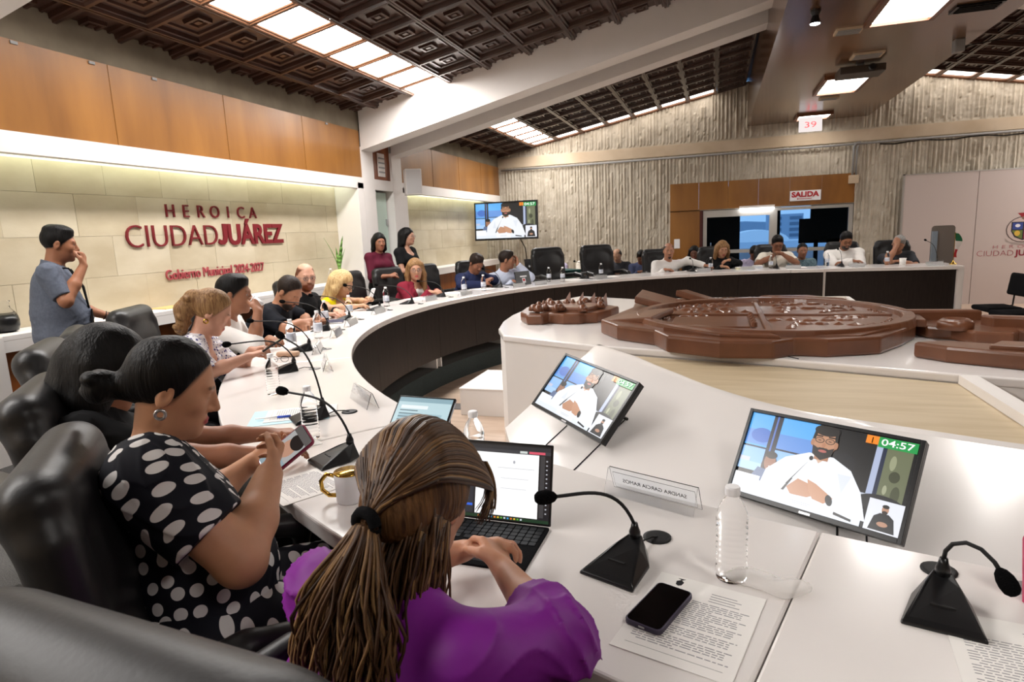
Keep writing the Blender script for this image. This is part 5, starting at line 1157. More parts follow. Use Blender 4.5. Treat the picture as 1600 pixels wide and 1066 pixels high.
# standing people
p = (-4.42, 7.66); person('person', 'smiling woman standing in a wine-red shirt with long dark hair', p, 112, (-4.38, 7.66, 1.455), 20, 5, arms=(dict(w=rel(p, 112, .26, -.06, 1.02), fd=relv(112, .5, .7, 0)), dict(w=rel(p, 112, .28, .05, 1.0), fd=relv(112, .5, -.7, 0))), shirt=wine, sleeve=(1, .25), skin='#96664f', hairstyle='longback', fem=True, standing=True, sc=1.0, pelvis_z=.86, vox=.011, pants=blackc, lips='#9a5448')
p = (-4.40, 8.50); person('person', 'woman standing in a black top with sheer sleeves and long dark hair', p, 95, (-4.38, 8.50, 1.515), -8, 2, arms=(dict(w=rel(p, 95, .28, -.02, 1.06), fd=relv(95, .5, .7, 0)), dict(w=rel(p, 95, .26, .10, 1.03), fd=relv(95, .5, -.7, 0))), shirt=blackc, sleeve=(.62, 0), skin='#b98b74', hairstyle='longback', fem=True, standing=True, sc=1.05, pelvis_z=.84, build=1.1, vox=.011, pants=dgrey, collar=False, neckdrop=.05, glasses=2)
p = (-4.40, 3.16); sm = person('person', 'man standing by the counter in a chambray shirt, fist at his mouth', p, 42, (-4.385, 3.24, 1.555), 0, 8, arms=(dict(w=(-4.50, 3.62, .99), elbow=(-4.62, 3.42, 1.10), fd=(.5, .8, -.2), pn=(0, 0, -1)), dict(w=(-4.19, 3.24, 1.40), elbow=(-4.17, 3.06, 1.17), fd=(-.15, .25, .9), pn=(-.7, -.5, 0), curl=(1.2, 1.3, .9))), shirt=denim, sleeve=(.86, 0), skin='#a06c50', standing=True, pelvis_z=.88, build=1.12, belly=1.16, vox=.0075, pants=jeans, beard='stubble', beardcol='#8a5c46', hairextra=[ell(A3(0, -.03, .10), A3(.065, .07, .032), k=.02)])
r = sm['root']
lan = [sm['T'](1.0, s * .055, .02) for s in (-1, 1)]
MB().tube([sm['T'](1.0, -.06, -.05), sm['T'](.97, -.075, .10), sm['T'](.72, -.03, .165), sm['T'](.42, .04, .185)], .006, 5).tube([sm['T'](1.0, .06, -.05), sm['T'](.97, .085, .10), sm['T'](.72, .07, .165), sm['T'](.42, .05, .185)], .006, 5).build('lanyard', M['black'], r)
mt = frame(sm['T'](.30, .05, .20), sm['X'], sm['u']); bd_ = MB().box(-.035, .035, -.055, .055, -.003, .003, mt).build('badge_holder', M['black'], r); MB().box(-.027, .027, -.043, .043, .0032, .0045, mt).build('badge_card', M['cap'], bd_)
E_, W_ = sm['ARM'][-1]; 
for f in (.90, .97): MB().tube([W_ * f + E_ * (1 - f) + .031 * (math.cos(a) * nrm(np.cross(W_ - E_, A3(0, 0, 1))) + math.sin(a) * nrm(np.cross(np.cross(W_ - E_, A3(0, 0, 1)), W_ - E_))) for a in np.linspace(0, 6.283, 13)], .005, 6, cap=False).build('bracelet', mat('brown_beads', '#3a1f16', .5), r)

# --- near: woman with long black hair, polka dot woman, woman in purple
p = (-1.72, 1.45); person('person', 'woman with long straight black hair bent forward beside the polka dot woman', p, 45, (-1.83, 1.46, 1.12), 6, 30, arms=(dict(w=rel(p, 45, .42, -.12, .80), fd=relv(45, 1, .3, 0)), dict(w=rel(p, 45, .40, .14, .80), fd=relv(45, 1, -.3, 0))), shirt=blackc, sleeve=(.55, 0), skin='#a9745a', hairstyle='longback', fem=True, vox=.007, collar=False, hair=HB,
       hairextra=[cone(A3(s * .06, .03, .07), A3(s * .088, .02, -.10), .030, .022, .03) for s in (-1, 1)] + [ell(A3(0, -.045, .05), A3(.094, .095, .085), k=.03), cone(A3(0, -.09, -.02), A3(0, -.01, -.30), .07, .05, .04)] + [cone(A3(s * .075, -.04, .0), A3(s * .10, .05, -.28), .045, .03, .04) for s in (-1, 1)], lean_fix=1, build=1.05)
PH = 40; p = (-1.18, 1.11)
pk = person('person', 'woman in a navy polka dot dress with a black bun looking at her phone', p, PH, (-1.275, 1.165, 1.155), 9, 20, arms=(dict(w=(-1.245, 1.365, .885), elbow=(-1.33, 1.24, .80), fd=(.75, .45, .22), pn=(.4, -.3, .8), curl=(.5, .6, .5), fat=1.1), dict(w=(-1.075, 1.235, .915), elbow=(-1.0, 1.03, .80), fd=(-.22, .75, .35), pn=(-.8, -.25, .4), curl=(.75, .9, .6), fat=1.45, hs=.95)), shirt=pm, sleeve=(.66, 0), sleevefat=1.9, skin='#c28e6d', hair=HB, hairstyle='bun', fem=True, build=1.20, belly=1.18, vox=.0045, earring=2, collar=False, neckdrop=.0, lips='#a8484a', legs=False)
sk = [cone(A3(s * .09, -.02, .54), A3(s * .11, .46, .53), .125, .10, .06) for s in (-1, 1)] + [ell(A3(0, -.03, .56), A3(.24, .20, .15), k=.06), cone(A3(-.12, .46, .5), A3(-.12, .44, .18), .11, .10, .06), cone(A3(.12, .46, .5), A3(.12, .44, .18), .11, .10, .06), cone(A3(0, .46, .45), A3(0, .44, .18), .12, .11, .06)]
sko = solid_obj('skirt', sk, .010, pm, pk['root'], None, wob(.004))
for o in pk['root'].children:
    if o.name.split('.')[0] in ('blouse', 'skirt'):
        me = o.data; n = len(me.vertices); co = np.zeros(n * 3, np.float32); me.vertices.foreach_get('co', co); co = co.reshape(-1, 3)
        if o.name.startswith('blouse'):
            q = (co - pk['T'](0)) @ pk['Rt']; rr = np.hypot(q[:, 0], q[:, 1]); uv = np.stack([np.arctan2(q[:, 0], -q[:, 1]) * .19, q[:, 2] - rr * .9, rr * 0], 1)
        else: uv = np.stack([np.arctan2(co[:, 0], co[:, 2] - .42) * .15, co[:, 1] + np.maximum(co[:, 1] - .40, 0) * 0 + np.where(co[:, 1] > .45, .48 - co[:, 2], 0), co[:, 0] * 0], 1)
        a_ = me.attributes.new('dotuv', 'FLOAT_VECTOR', 'POINT'); a_.data.foreach_set('vector', uv.astype(np.float32).ravel())
for s in (-1, 1): solid_obj('shoe', [cone(A3(s * .12, .36, .05), A3(s * .12, .54, .035), .04, .032, .02, [(A3(0, 0, .004), A3(0, 0, -1))])], .014, M['rubber'], pk['root'])

p = (-.60, .70)
pu = person('person', 'woman in a purple blouse with a long wavy brown ponytail, seen from behind', p, 14, (-.515, .985, 1.015), -8, 26, arms=(dict(w=(-.515, 1.165, .815), elbow=(-.70, 1.02, .80), fd=(.72, .35, .15), pn=(.2, -.3, -.85), curl=(.5, .7, .5), fat=1.0), dict(w=(-.405, 1.10, .825), elbow=(-.245, .92, .815), fd=(-.55, .75, .18), pn=(-.5, -.35, -.75), curl=(.55, .75, .5), fat=1.0)), shirt=purple, sleeve=(1, .42), sleevefat=1.7, skin='#c28d70', hair=HMB, hairstyle='half', fem=True, build=1.14, belly=1.08, vox=.0055, collar=False, pants=blackc, fold=.011, hairextra=[ell(A3(0, -.03, .028), A3(.090, .098, .098), k=.03), ell(A3(0, -.09, -.03), A3(.06, .045, .05), k=.03)])
# strands: over the skull to the tie, then down the back
rnd = random.Random(11); HPt = lambda v: pu['Rh'] @ np.asarray(v, float) + pu['Hc']
tie = HPt(A3(-.008, -.150, -.050)); rootp = pu['root']; O_ = HPt(A3(0, -.02, .02))
STR = mat('hair_strands', '#ffffff', .42, attr='col', var=.15, scale=40, spec=.35)
c_a, c_b, c_c = np.array(lin('#2c1b11')), np.array(lin('#5c4029')), np.array(lin('#94724a'))
def scol():
    t_ = rnd.random(); c = c_a + (c_b - c_a) * min(1, t_ * 1.6) if t_ < .72 else c_b + (c_c - c_b) * (t_ - .72) / .28; return tuple(float(q) for q in c)
mb = MB()
for k in range(430):
    an = rnd.uniform(-1.5, 1.5); f0_ = rnd.uniform(.1, 1.0); lift = rnd.uniform(1.0, 1.06)
    s0 = A3(.080 * math.sin(an), .085 - .05 * abs(an), .06 + .05 * math.cos(an))
    pts = []
    for t_ in np.linspace(0, 1, 12):
        ph_ = 1.15 - t_ * 2.55                      # sweep over the skull in the plane of the parting angle
        y = .108 * math.sin(ph_) - .022; zz = .108 * max(-.5, math.cos(ph_)); sw = math.sin(an) * (1 - .25 * t_ * t_)
        q = A3(.092 * sw * (1 - max(0, t_ - .75) * 2.6), y, .028 + zz * math.cos(an) * (1 if t_ < .7 else 1 - (t_ - .7) * .4))
        P_ = O_ + (HPt(q) - O_) * 1.06 * lift
        if t_ > .72: w_ = (t_ - .72) / .28; P_ = P_ * (1 - w_) + (tie + np.array([rnd.uniform(-.006, .006) for _ in range(3)])) * w_
        pts.append(tuple(P_))
    mb.tube(pts, [.002, .0034, .0038, .004, .004, .004, .0038, .0036, .0034, .0032, .003, .0025], 4, col=scol())
mb.build('crown_strands', STR, rootp, smooth=True)
mb = MB()
for k in range(520):
    a = rnd.uniform(0, 6.283); rr = math.sqrt(rnd.random()); ox, oy = rr * math.cos(a), rr * math.sin(a)
    L = rnd.uniform(.30, .56); ph = rnd.uniform(0, 6.28) if k % 3 else 1.0; fr = rnd.uniform(10, 17); pts = []; rs = []
    for j in range(18):
        t_ = j / 17; sp = .016 + .080 * min(1, t_ * 2.4) * (1 - .2 * t_)
        c = tie + A3(-.015 * t_, -.055 * math.sin(min(1, t_ * 2) * 1.57) - .015 * t_, -L * t_)
        wv = .007 * min(1, 3 * t_)
        pts.append((c[0] + ox * sp * 1.25 + wv * math.sin(fr * t_ + ph), c[1] + oy * sp * .55 + wv * math.cos(fr * t_ * .9 + ph), c[2])); rs.append(.0034 * (1 - .5 * t_))
    mb.tube(pts, rs, 4, col=scol())
for s in (-1, 1):
    for k in range(90):
        st0 = HPt(A3(s * .074, -.02 - rnd.uniform(0, .06), .0 - rnd.uniform(0, .03))); L = rnd.uniform(.10, .30) ; ox = rnd.uniform(-.012, .02) * s; ph = rnd.uniform(0, 6.28); fr = rnd.uniform(7, 12); bk = rnd.uniform(.02, .09)
        mb.tube([(st0[0] + ox * t_ - s * .02 * t_ + .007 * t_ * math.sin(fr * t_ + ph), st0[1] - bk * t_ + .007 * t_ * math.cos(fr * t_ + ph), st0[2] - L * t_) for t_ in np.linspace(0, 1, 12)], [.0032 * (1 - .5 * t_) for t_ in np.linspace(0, 1, 12)], 4, col=scol())
for k in range(170):                                 # loose hair over the nape
    st0 = HPt(A3(rnd.uniform(-.068, .068), -.075 - rnd.uniform(0, .02), -.02 - rnd.uniform(0, .05))); L = rnd.uniform(.14, .34); ph = rnd.uniform(0, 6.28); fr = rnd.uniform(8, 14); bk = rnd.uniform(.03, .07); ox = rnd.uniform(-.03, .03)
    mb.tube([(st0[0] + ox * t_ + .008 * t_ * math.sin(fr * t_ + ph), st0[1] - bk * math.sin(t_ * 1.8) - .02 * t_, st0[2] - L * t_) for t_ in np.linspace(0, 1, 13)], [.0032 * (1 - .55 * t_) for t_ in np.linspace(0, 1, 13)], 4, col=scol())
for k in range(60):                                  # fringe falling over the right temple
    st0 = HPt(A3(.05 + rnd.uniform(-.03, .03), .085, .085)); e0 = HPt(A3(.098 + rnd.uniform(-.01, .012), .075 + rnd.uniform(-.03, .03), -.0 - rnd.uniform(0, .035))); m0 = HPt(A3(.10, .115, .05))
    mb.tube([tuple((1 - t_) ** 2 * st0 + 2 * (1 - t_) * t_ * m0 + t_ * t_ * e0) for t_ in np.linspace(0, 1, 9)], .0026, 4, r1=.0008, col=scol())
mb.build('ponytail', STR, rootp, smooth=True)
MB().tube([tie + A3(.020 * math.cos(a), .0, .020 * math.sin(a)) for a in np.linspace(0, 6.283, 15)], .011, 7, cap=False).build('hair_tie', M['fabric'], rootp, smooth=True)
# ------------------------------------------------------------------ microphones
def mic(a, R, lab, tip=None, dtip=(.0, .30, .26), rzoff=0.0, grom=True, pos=None, path=None):
    q = ring(a, R) if pos is None else Vector((*pos, 0)); rz = face_in(a) + math.pi + rzoff if pos is None else rzoff  # local +Y points to the speaker
    e = empty('microphone', (q.x, q.y, ZT), rz); tag(e, lab, 'microphone', 'gooseneck microphones on the tables')
    mb = MB(); lo = [(-.066, .085), (.066, .085), (.050, -.02), (.022, -.068), (-.022, -.068), (-.050, -.02)]; up = [(-.056, .074, .014), (.056, .074, .014), (.028, -.015, .046), (.014, -.055, .056), (-.014, -.055, .056), (-.028, -.015, .046)]
    mb.v = [(x, y, 0) for x, y in lo] + [(x, y, .008) for x, y in lo] + up
    mb.f = [(5, 4, 3, 2, 1, 0)] + [(r * 6 + k, r * 6 + (k + 1) % 6, (r + 1) * 6 + (k + 1) % 6, (r + 1) * 6 + k) for r in range(2) for k in range(6)] + [(12, 13, 14, 15, 16, 17)]; mb.c = [None] * len(mb.f)
    fixn(mb.build('base', M['plastic'], e, bevel=.003))
    MB().tube([(-.02, .035, .0265), (.02, .035, .0265)], .004, 6).build('touch_button', M['rubber'], e)
    MB().lathe([(.014, .045), (.013, .065), (.009, .075), (.007, .085)], 12, (0, -.047, 0)).build('collar', M['plastic'], e, smooth=True)
    if tip is not None:
        T_ = Matrix.Rotation(-rz, 3, 'Z') @ (Vector(tip) - Vector((q.x, q.y, ZT)))
    else: T_ = Vector(dtip)
    B = Vector((0, -.047, .08)); c1 = B + Vector((0, .0, T_.z * .55)) + (T_ - B) * .22; c2 = T_ + (B - T_) * .35 + Vector((0, 0, T_.z * .16))
    pts = [(1 - t_) ** 3 * B + 3 * (1 - t_) ** 2 * t_ * c1 + 3 * (1 - t_) * t_ ** 2 * c2 + t_ ** 3 * T_ for t_ in [k_ / 15 for k_ in range(16)]]
    if path: pts = [Vector(q_) for q_ in path]
    MB().tube(pts, .0042, 7).build('gooseneck', M['rubber'], e, smooth=True)
    d = (pts[-1] - pts[-2]).normalized(); mt = Matrix.Translation(pts[-1]) @ d.to_track_quat('Z', 'Y').to_matrix().to_4x4()
    MB().lathe([(.005, -.01), (.011, -.004), (.0155, .008), (.0165, .02), (.0145, .032), (.008, .039), (.001, .0405)], 14, mtx=mt).build('windscreen', M['foam'], e, smooth=True)
    if grom:
        gx, gy = .0, -.16
        MB().lathe([(.034, 0), (.034, .003), (.026, .0045), (.004, .0035)], 20, (gx, gy, 0)).build('cable_grommet', M['grey'] if grom == 2 else M['rubber'], e, smooth=True)
        MB().tube([(0, -.07, .01), (.01, -.10, .014), (.004, -.14, .010), (gx, gy, .003)], .0025, 5).build('cable', M['rubber'], e, smooth=True)
    return e
mic(-111.3, 5.05, 'black gooseneck microphone right of the laptop with its head before the screen', tip=(-.335, 1.25, .92))
mic(-104.6, 4.88, 'black microphone at the lower right with a short bent neck', path=[(0, -.047, .08), (-.002, -.047, .10), (-.012, -.045, .118), (-.032, -.04, .128), (-.055, -.032, .124), (-.075, -.022, .108), (-.086, -.014, .092)])
mic(-124.1, 5.13, 'black gooseneck microphone in front of the polka dot woman beside the mug', tip=(-1.46, 1.81, .97), grom=False)
mic(-130.6, 5.04, 'black gooseneck microphone standing behind the ribbed bottle and folder', tip=(-1.80, 2.25, 1.09))
mic(-143.3, 5.04, 'black gooseneck microphone bending towards the woman in the floral blouse', tip=(-2.42, 2.60, .985), grom=2)
mic(-151.3, 4.99, 'dark gooseneck microphone before the man with the cup', tip=(-3.01, 3.47, .98), grom=2)
mic(-162.3, 5.05, 'dark gooseneck microphone before the man in the black polo'); mic(-169.8, 5.08, 'dark gooseneck microphone beside the closed dark folder', dtip=(.05, .33, .24))
mic(-177.9, 5.08, 'dark gooseneck microphone before the blonde woman in yellow', dtip=(.02, .34, .27)); mic(175.6, 5.0, 'dark gooseneck microphone before the tall empty-looking chair', dtip=(.0, .40, .22))
mic(167.2, 5.04, 'dark gooseneck microphone before the woman in the maroon jacket', dtip=(-.03, .3, .2)); mic(153.0, 5.12, 'dark gooseneck microphone before the man in navy')
mic(134.5, 5.1, 'dark gooseneck microphone before the empty chairs at the far table'); mic(113.0, 5.15, 'dark gooseneck microphone before the moustached man', dtip=(.05, .22, .2)); mic(98.0, 5.1, 'dark gooseneck microphone before the man in the cream shirt')
mic(0, 0, 'dark gooseneck microphone before the bearded man at the head table', pos=(1.92, 11.2), rzoff=0.0); mic(0, 0, 'dark gooseneck microphone at the right end of the head table', pos=(3.25, 11.25), rzoff=0.0, dtip=(-.1, .2, .36))

# ------------------------------------------------------------------ bottles
bp = [(.026, .0015), (.031, .005), (.032, .012)]
z = .012
for k in range(9): bp += [(.0322, z + .004), (.0295, z + .0085), (.0322, z + .013)]; z += .013
bp += [(.0325, .136), (.031, .150), (.024, .170), (.0145, .184), (.0125, .188), (.0125, .196)]
bot_me = MB().lathe(bp, 20).mesh('bottle_body', M['clear'], True)
cap_me = MB().lathe([(.0148, .190), (.0152, .192), (.0152, .206), (.0135, .209), (.002, .2095)], 18).mesh('cap', M['cap'], False)
lab_me = MB().lathe([(.0328, .058), (.0331, .060), (.0331, .112), (.0328, .114)], 20).mesh('paper_label', mat('bottle_label', '#e6e9ef', .5, col2='#9fa8bb', scale=25), True)
def bottle(a, R, lab, label=True, sc=1.0, pos=None, z=ZT):
    q = ring(a, R) if pos is None else Vector((*pos, 0))
    e = empty('water_bottle', (q.x, q.y, z), rz=a, sc=sc); tag(e, lab, 'bottle', 'water bottles on the tables')
    inst('bottle_body', bot_me, (0, 0, 0), e); inst('cap', cap_me, (0, 0, 0), e)
    if label: inst('paper_label', lab_me, (0, 0, 0), e)
bottle(-108.9, 4.97, 'large ribbed clear bottle in front of the near monitor', False); bottle(-118.9, 4.88, 'clear bottle with white cap just behind the laptop screen', False); bottle(-127.5, 5.12, 'clear ribbed bottle beside the folder with the blue pen', False); bottle(-137.0, 5.12, 'clear ribbed bottle nearest the woman in the floral blouse', False)
for a, R, l in ((-152.1, 5.07, 'bottle next to the beige case'), (-157.5, 4.97, 'bottle before the man in the black polo'), (-166.8, 5.16, 'bottle beside the forearm of the red-bearded man'), (-171.9, 5.11, 'bottle left of the blonde woman'), (178.3, 5.14, 'bottle right of the blonde woman'), (162.5, 4.98, 'bottle right of the maroon jacket woman'), (158.4, 4.95, 'bottle before the man in navy'),
                (142.0, 5.13, 'left of two bottles before the left empty chair'), (140.6, 4.95, 'right of two bottles before the left empty chair'), (130.9, 5.16, 'bottle before the right empty chair'), (109.6, 5.14, 'bottle before the long-haired woman in black'), (99.0, 5.06, 'bottle before the man in the cream shirt')):
    bottle(a, R, 'labelled water ' + l, True, 1.05)
bottle(0, 0, 'labelled water bottle before the grey-haired man', True, 1.05, pos=(2.58, 11.25)); bottle(0, 0, 'labelled water bottle left of the bearded man at the head table', True, 1.05, pos=(1.74, 11.35))
bag = solid_obj('plastic_bag', [ell(A3(0, 0, .008), A3(.07, .035, .012), rot('Z', -25), k=.01), ell(A3(.05, -.02, .012), A3(.04, .025, .014), rot('Z', 20), k=.01), ell(A3(-.05, .01, .006), A3(.03, .02, .008), k=.01)], .004, mat('film', '#f2efec', .25, alpha=.35), None, None, wob(.003, (60, 60, 40))); bag.location = (.105, 1.285, ZT + .003); tag(bag, 'crumpled clear plastic wrap at the foot of the large bottle', 'wrapper')

# ------------------------------------------------------------------ name plates, papers
def plate(a, R, lab, txt=None, w=.25, pos=None, rz=None):
    q = ring(a, R) if pos is None else Vector((*pos, 0)); e = empty('name_plate', (q.x, q.y, ZT), face_in(a) if rz is None else rz); tag(e, lab, 'name plate', 'clear name plates on the tables')
    for s, nm in ((1, 'plate_front'), (-1, 'plate_back')):
        MB().box(-w / 2, w / 2, -.0015, .0015, 0, .075, Matrix.Translation((0, .028 * s, 0)) @ Matrix.Rotation(s * .34, 4, 'X')).build(nm, M['acrylic'], e)
    MB().box(-w / 2 + .01, w / 2 - .01, -.0008, .0008, .006, .06, Matrix.Translation((0, .0235, .0)) @ Matrix.Rotation(.34, 4, 'X')).build('name_card', M['paper'] if txt is None else M['acrylic'], e)
    if txt:
        m = Matrix.Translation((0, .0258, 0)) @ Matrix.Rotation(.34, 4, 'X') @ Matrix.Rotation(math.pi, 4, 'Z') @ frame((-w * .36, 0, .028), (1, 0, 0), (0, 0, 1))
        text_mesh('printed_name', txt, .018, .0003, M['inkd'], m, e, width=w * .72)
plate(-112.6, 4.71, 'clear acrylic name plate behind the near microphone before the console', 'SANDRA GARCIA RAMOS', .27); plate(-131.9, 4.78, 'clear name plate near the inner edge by the black grommet', None, .27); plate(-143.2, 4.81, 'thin clear name plate near the curve of the table edge'); plate(-150.5, 4.88, 'thin clear name plate left of the table curve by a microphone')
for a, R, l in ((-158.5, 4.85, 'the man in the black polo'), (-165.5, 4.88, 'the red-bearded man'), (-175.0, 4.92, 'the blonde woman'), (172.0, 4.9, 'the tall chair'), (164.8, 4.8, 'the woman in the maroon jacket'), (151.5, 4.85, 'the man in navy'), (146.5, 4.85, 'the open tablet case'), (133.5, 4.82, 'the right empty chair'), (111.5, 5.0, 'the moustached man'), (103.5, 4.95, 'the long-haired woman in black'), (95.5, 4.9, 'the man in the cream shirt')):
    plate(a, R, 'white card name plate before ' + l)
plate(0, 0, 'white card name plate before the bearded man at the head table', pos=(2.10, 10.95), rz=math.pi); plate(0, 0, 'white card name plate at the right end of the head table', pos=(3.15, 10.98), rz=math.pi)
def sheet(pos, hd, lab, w=.216, h=.279, lines=24, crest=False, m=None, z=0.0, name='paper_sheet'):
    e = empty(name, (pos[0], pos[1], ZT + .0006 + z), head_rz(hd)); tag(e, lab, 'paper', 'papers on the tables')
    MB().box(-w / 2, w / 2, -h / 2, h / 2, 0, .0012).build('sheet', m or M['paper'], e)
    if lines:
        mb = MB(); rr = random.Random(int(abs(pos[0]) * 1000)); y = h / 2 - .075
        for k in range(lines):
            a = -w / 2 + .022 + (.012 if k % 5 == 0 else 0); L = (w - .05) * (1 if k % 5 != 4 else rr.uniform(.3, .8)); x = a
            while x < a + L:
                ww = rr.uniform(.006, .02); mb.box(x, min(x + ww, a + L), y, y + .0022, .0012, .0014); x += ww + .003
            y -= (h - .11) / lines
        mb.build('printed_text', M['ink'], e)
        MB().box(-w / 2 + .02, w / 2 - .02, -h / 2 + .024, -h / 2 + .0245, .0012, .0014).build('footer_rule', M['inkd'], e)
        mb = MB()
        for k in range(4): mb.box(.01, .01 + .05 + .01 * (k % 2), h / 2 - .035 - .009 * k, h / 2 - .033 - .009 * k, .0012, .0014)
        mb.build('heading_text', M['ink'], e)
    if crest: MB().prism([(-.06, h / 2 - .012), (-.068, h / 2 - .02), (-.066, h / 2 - .032), (-.06, h / 2 - .036), (-.054, h / 2 - .032), (-.052, h / 2 - .02)], .0012, .0015).prism([(-.068, h / 2 - .008), (-.052, h / 2 - .007), (-.058, h / 2 - .013)], .0012, .0015).build('printed_crest', M['inkd'], e)
    return e
sheet((-.035, 1.125), 15, 'printed letter with a small crest under the dark phone', lines=26, crest=True)
sheet((.505, 1.125), 8, 'printed letter with a small crest at the lower right edge', lines=22, crest=True)
sheet((-1.20, 1.555), 30, 'printed page beneath the hand of the polka dot woman', lines=30, w=.216, h=.26)
sheet((-1.76, 2.20), 58, 'pale blue folder under the white pages with a pen', m=mat('folder_blue', '#bfe3ee', .6), lines=0, w=.24, h=.33, name='paper_folder')
sheet((-1.73, 2.235), 58, 'white printed pages lying in the blue folder', lines=20, z=.002, w=.2, h=.3)
pn = empty('ballpoint_pen', (-1.80, 2.13, ZT + .010), head_rz(62)); tag(pn, 'blue-capped ballpoint pen on the folder', 'pen')
MB().tube([(0, -.07, 0), (0, .02, 0)], .0038, 8).build('barrel', M['cap'], pn, smooth=True); MB().tube([(0, .02, 0), (0, .075, 0)], .0052, 8).build('cap', mat('pen_blue', '#2a4fc0', .4), pn, smooth=True)
sheet((-1.50, 1.88), 38, 'white napkin sheet under the ribbed bottle', lines=0, w=.16, h=.16)
for k, (a, R, l) in enumerate(((-154.5, 5.2, 'the man with the cup'), (-161, 5.25, 'the man in the black polo'), (-168.5, 5.2, 'the red-bearded man'), (-175.5, 5.22, 'the blonde woman'), (170.0, 5.2, 'the tall chair'), (162.0, 5.2, 'the maroon jacket woman'), (156.0, 5.15, 'the man in navy'), (137.5, 5.05, 'the two empty chairs'), (129.5, 5.1, 'the right empty chair'), (112.0, 5.25, 'the moustached man'), (102.5, 5.2, 'the long-haired woman'), (94.0, 5.2, 'the man in the cream shirt'))):
    q = ring(a, R); sheet((q.x, q.y), heading_in(a) + (k * 37 % 30 - 15), 'loose white papers on the table before ' + l, lines=0, w=.24, h=.3)
q = ring(-168.0, 5.2); e = empty('document_folder', (q.x, q.y, ZT + .003), face_in(-168) + .3); tag(e, 'closed dark blue folder lying on papers beside a microphone', 'folder')
MB().box(-.12, .12, -.16, .16, 0, .010).build('cover', mat('folder_navy', '#24274a', .5), e, bevel=.002); MB().box(-.117, .123, -.157, .157, .002, .008).build('pages', M['paper'], e)
for (a, R, l, w, h_, c) in ((103.8, 5.2, 'stack of cream note pads before the woman in black', .16, .035, '#e7e3bf'), (100.8, 5.25, 'small pale box before the man in the cream shirt', .14, .05, '#d9dde6')):
    q = ring(a, R); e = empty('note_pad', (q.x, q.y, ZT), face_in(a)); tag(e, l, 'note pad'); MB().box(-w / 2, w / 2, -.07, .07, 0, h_ * .8).build('pages', mat('pad' + c, c, .7), e); MB().box(-w / 2, w / 2, -.072, .072, h_ * .8, h_).build('cover', M['paper'], e)

# ------------------------------------------------------------------ phones, laptop, tablet
def rr_poly(w, h, r, n=5):
    P = []
    for (cx, cy_, a0) in ((w / 2 - r, h / 2 - r, 0), (-w / 2 + r, h / 2 - r, 90), (-w / 2 + r, -h / 2 + r, 180), (w / 2 - r, -h / 2 + r, 270)):
        P += [(cx + r * math.cos(math.radians(a0 + 90 * k / n)), cy_ + r * math.sin(math.radians(a0 + 90 * k / n))) for k in range(n + 1)]
    return P
def phone(mtx, lab, casem, facem, w=.076, h=.155, t=.0105, pic=None):
    e = empty('mobile_phone'); e.matrix_world = mtx; tag(e, lab, 'phone')
    fixn(MB().prism(rr_poly(w, h, .012), 0, t).build('case', casem, e, bevel=.002))
    o = fixn(MB().prism(rr_poly(w - .007, h - .007, .0095), t, t + .0006).build('face', facem, e))
    if pic: pic(o, t + .0008)
    return e
def flat(x, y, z, hd): return Matrix.Translation((x, y, z)) @ Matrix.Rotation(head_rz(hd), 4, 'Z')
ph = phone(flat(-.096, 1.145, ZT + .0022, 20.8), 'dark phone in a purple-grey case lying on the printed letter', mat('case_purple', '#3b3448', .5), mat('phone_glass', '#050506', .08, coat=.6))
MB().box(-.006, .006, -.0782, -.0774, .004, .0075).build('charging_port', M['steel'], ph)
def flowers(o, z):
    rr = random.Random(5)
    for k in range(16):
        x, y = rr.uniform(-.028, .028), rr.uniform(-.066, .066); r = rr.uniform(.004, .010)
        MB().prism([(x + r * (1 + .3 * math.cos(5 * a)) * math.cos(a), y + r * (1 + .3 * math.cos(5 * a)) * math.sin(a)) for a in np.linspace(0, 6.283, 20)[:-1]], z, z + .0002 + .00002 * k).build('printed_flower', mat('fl%d' % (k % 4), ['#9c86b8', '#d8a13a', '#e2a2ad', '#cfc4de'][k % 4], .6), o)
phone(flat(-1.771, 1.93, ZT, 50), 'phone lying face down in a clear case printed with flowers', mat('case_tan', '#b39a8c', .4), mat('case_cream', '#e0d2ca', .4), pic=flowers)
def selfie(o, z):
    for (pl, c, k) in ((rect(-.0335, .0335, -.072, .072), '#a9a7a6', 0), (rect(-.0335, .0335, -.072, -.02), '#8fa0a8', 1), (ell2(0, .01, .022, .03), '#b98d76', 2), (ell2(.006, .038, .024, .022), '#2b2422', 3), (rect(-.0335, .0335, .05, .072), '#5f5a58', 4), (ell2(-.01, -.035, .018, .02), '#2f3b40', 5)):
        MB().quad(*[(p[0], p[1], z + .00015 * k) for p in pl]).build('screen_shape', emit_mat('ph' + c, c, .55), o)
phy = nrm(A3(.60, .42, .52)); phn = nrm(A3(.05, -.72, .66)); phn = nrm(phn - phy * (phn @ phy)); phx = np.cross(phy, phn)
phone(frame((-1.10, 1.345, .935), phx, phy), 'phone in a raspberry case held by the polka dot woman', mat('case_raspberry', '#8e1a45', .4), mat('phone_glass', '#050506', .08), pic=selfie)
q = fw_['root'].matrix_world; h5 = heading_in(-144.8); p5 = ring(-144.8, 5.66)
phone(frame(rel(p5, h5, .545, .02, .89), relv(h5, 0, 1, 0), relv(h5, .8, 0, .45)), 'dark phone held by the woman in the floral blouse', M['plastic'], mat('phone_glass', '#050506', .08))
p9 = ring(-179, 5.74); h9 = heading_in(-179)
phone(frame(rel(p9, h9, .56, -.02, .90), relv(h9, 0, 1, 0), relv(h9, .4, 0, .9)), 'white-backed phone held by the blonde woman', M['cap'], mat('phone_glass', '#050506', .08))
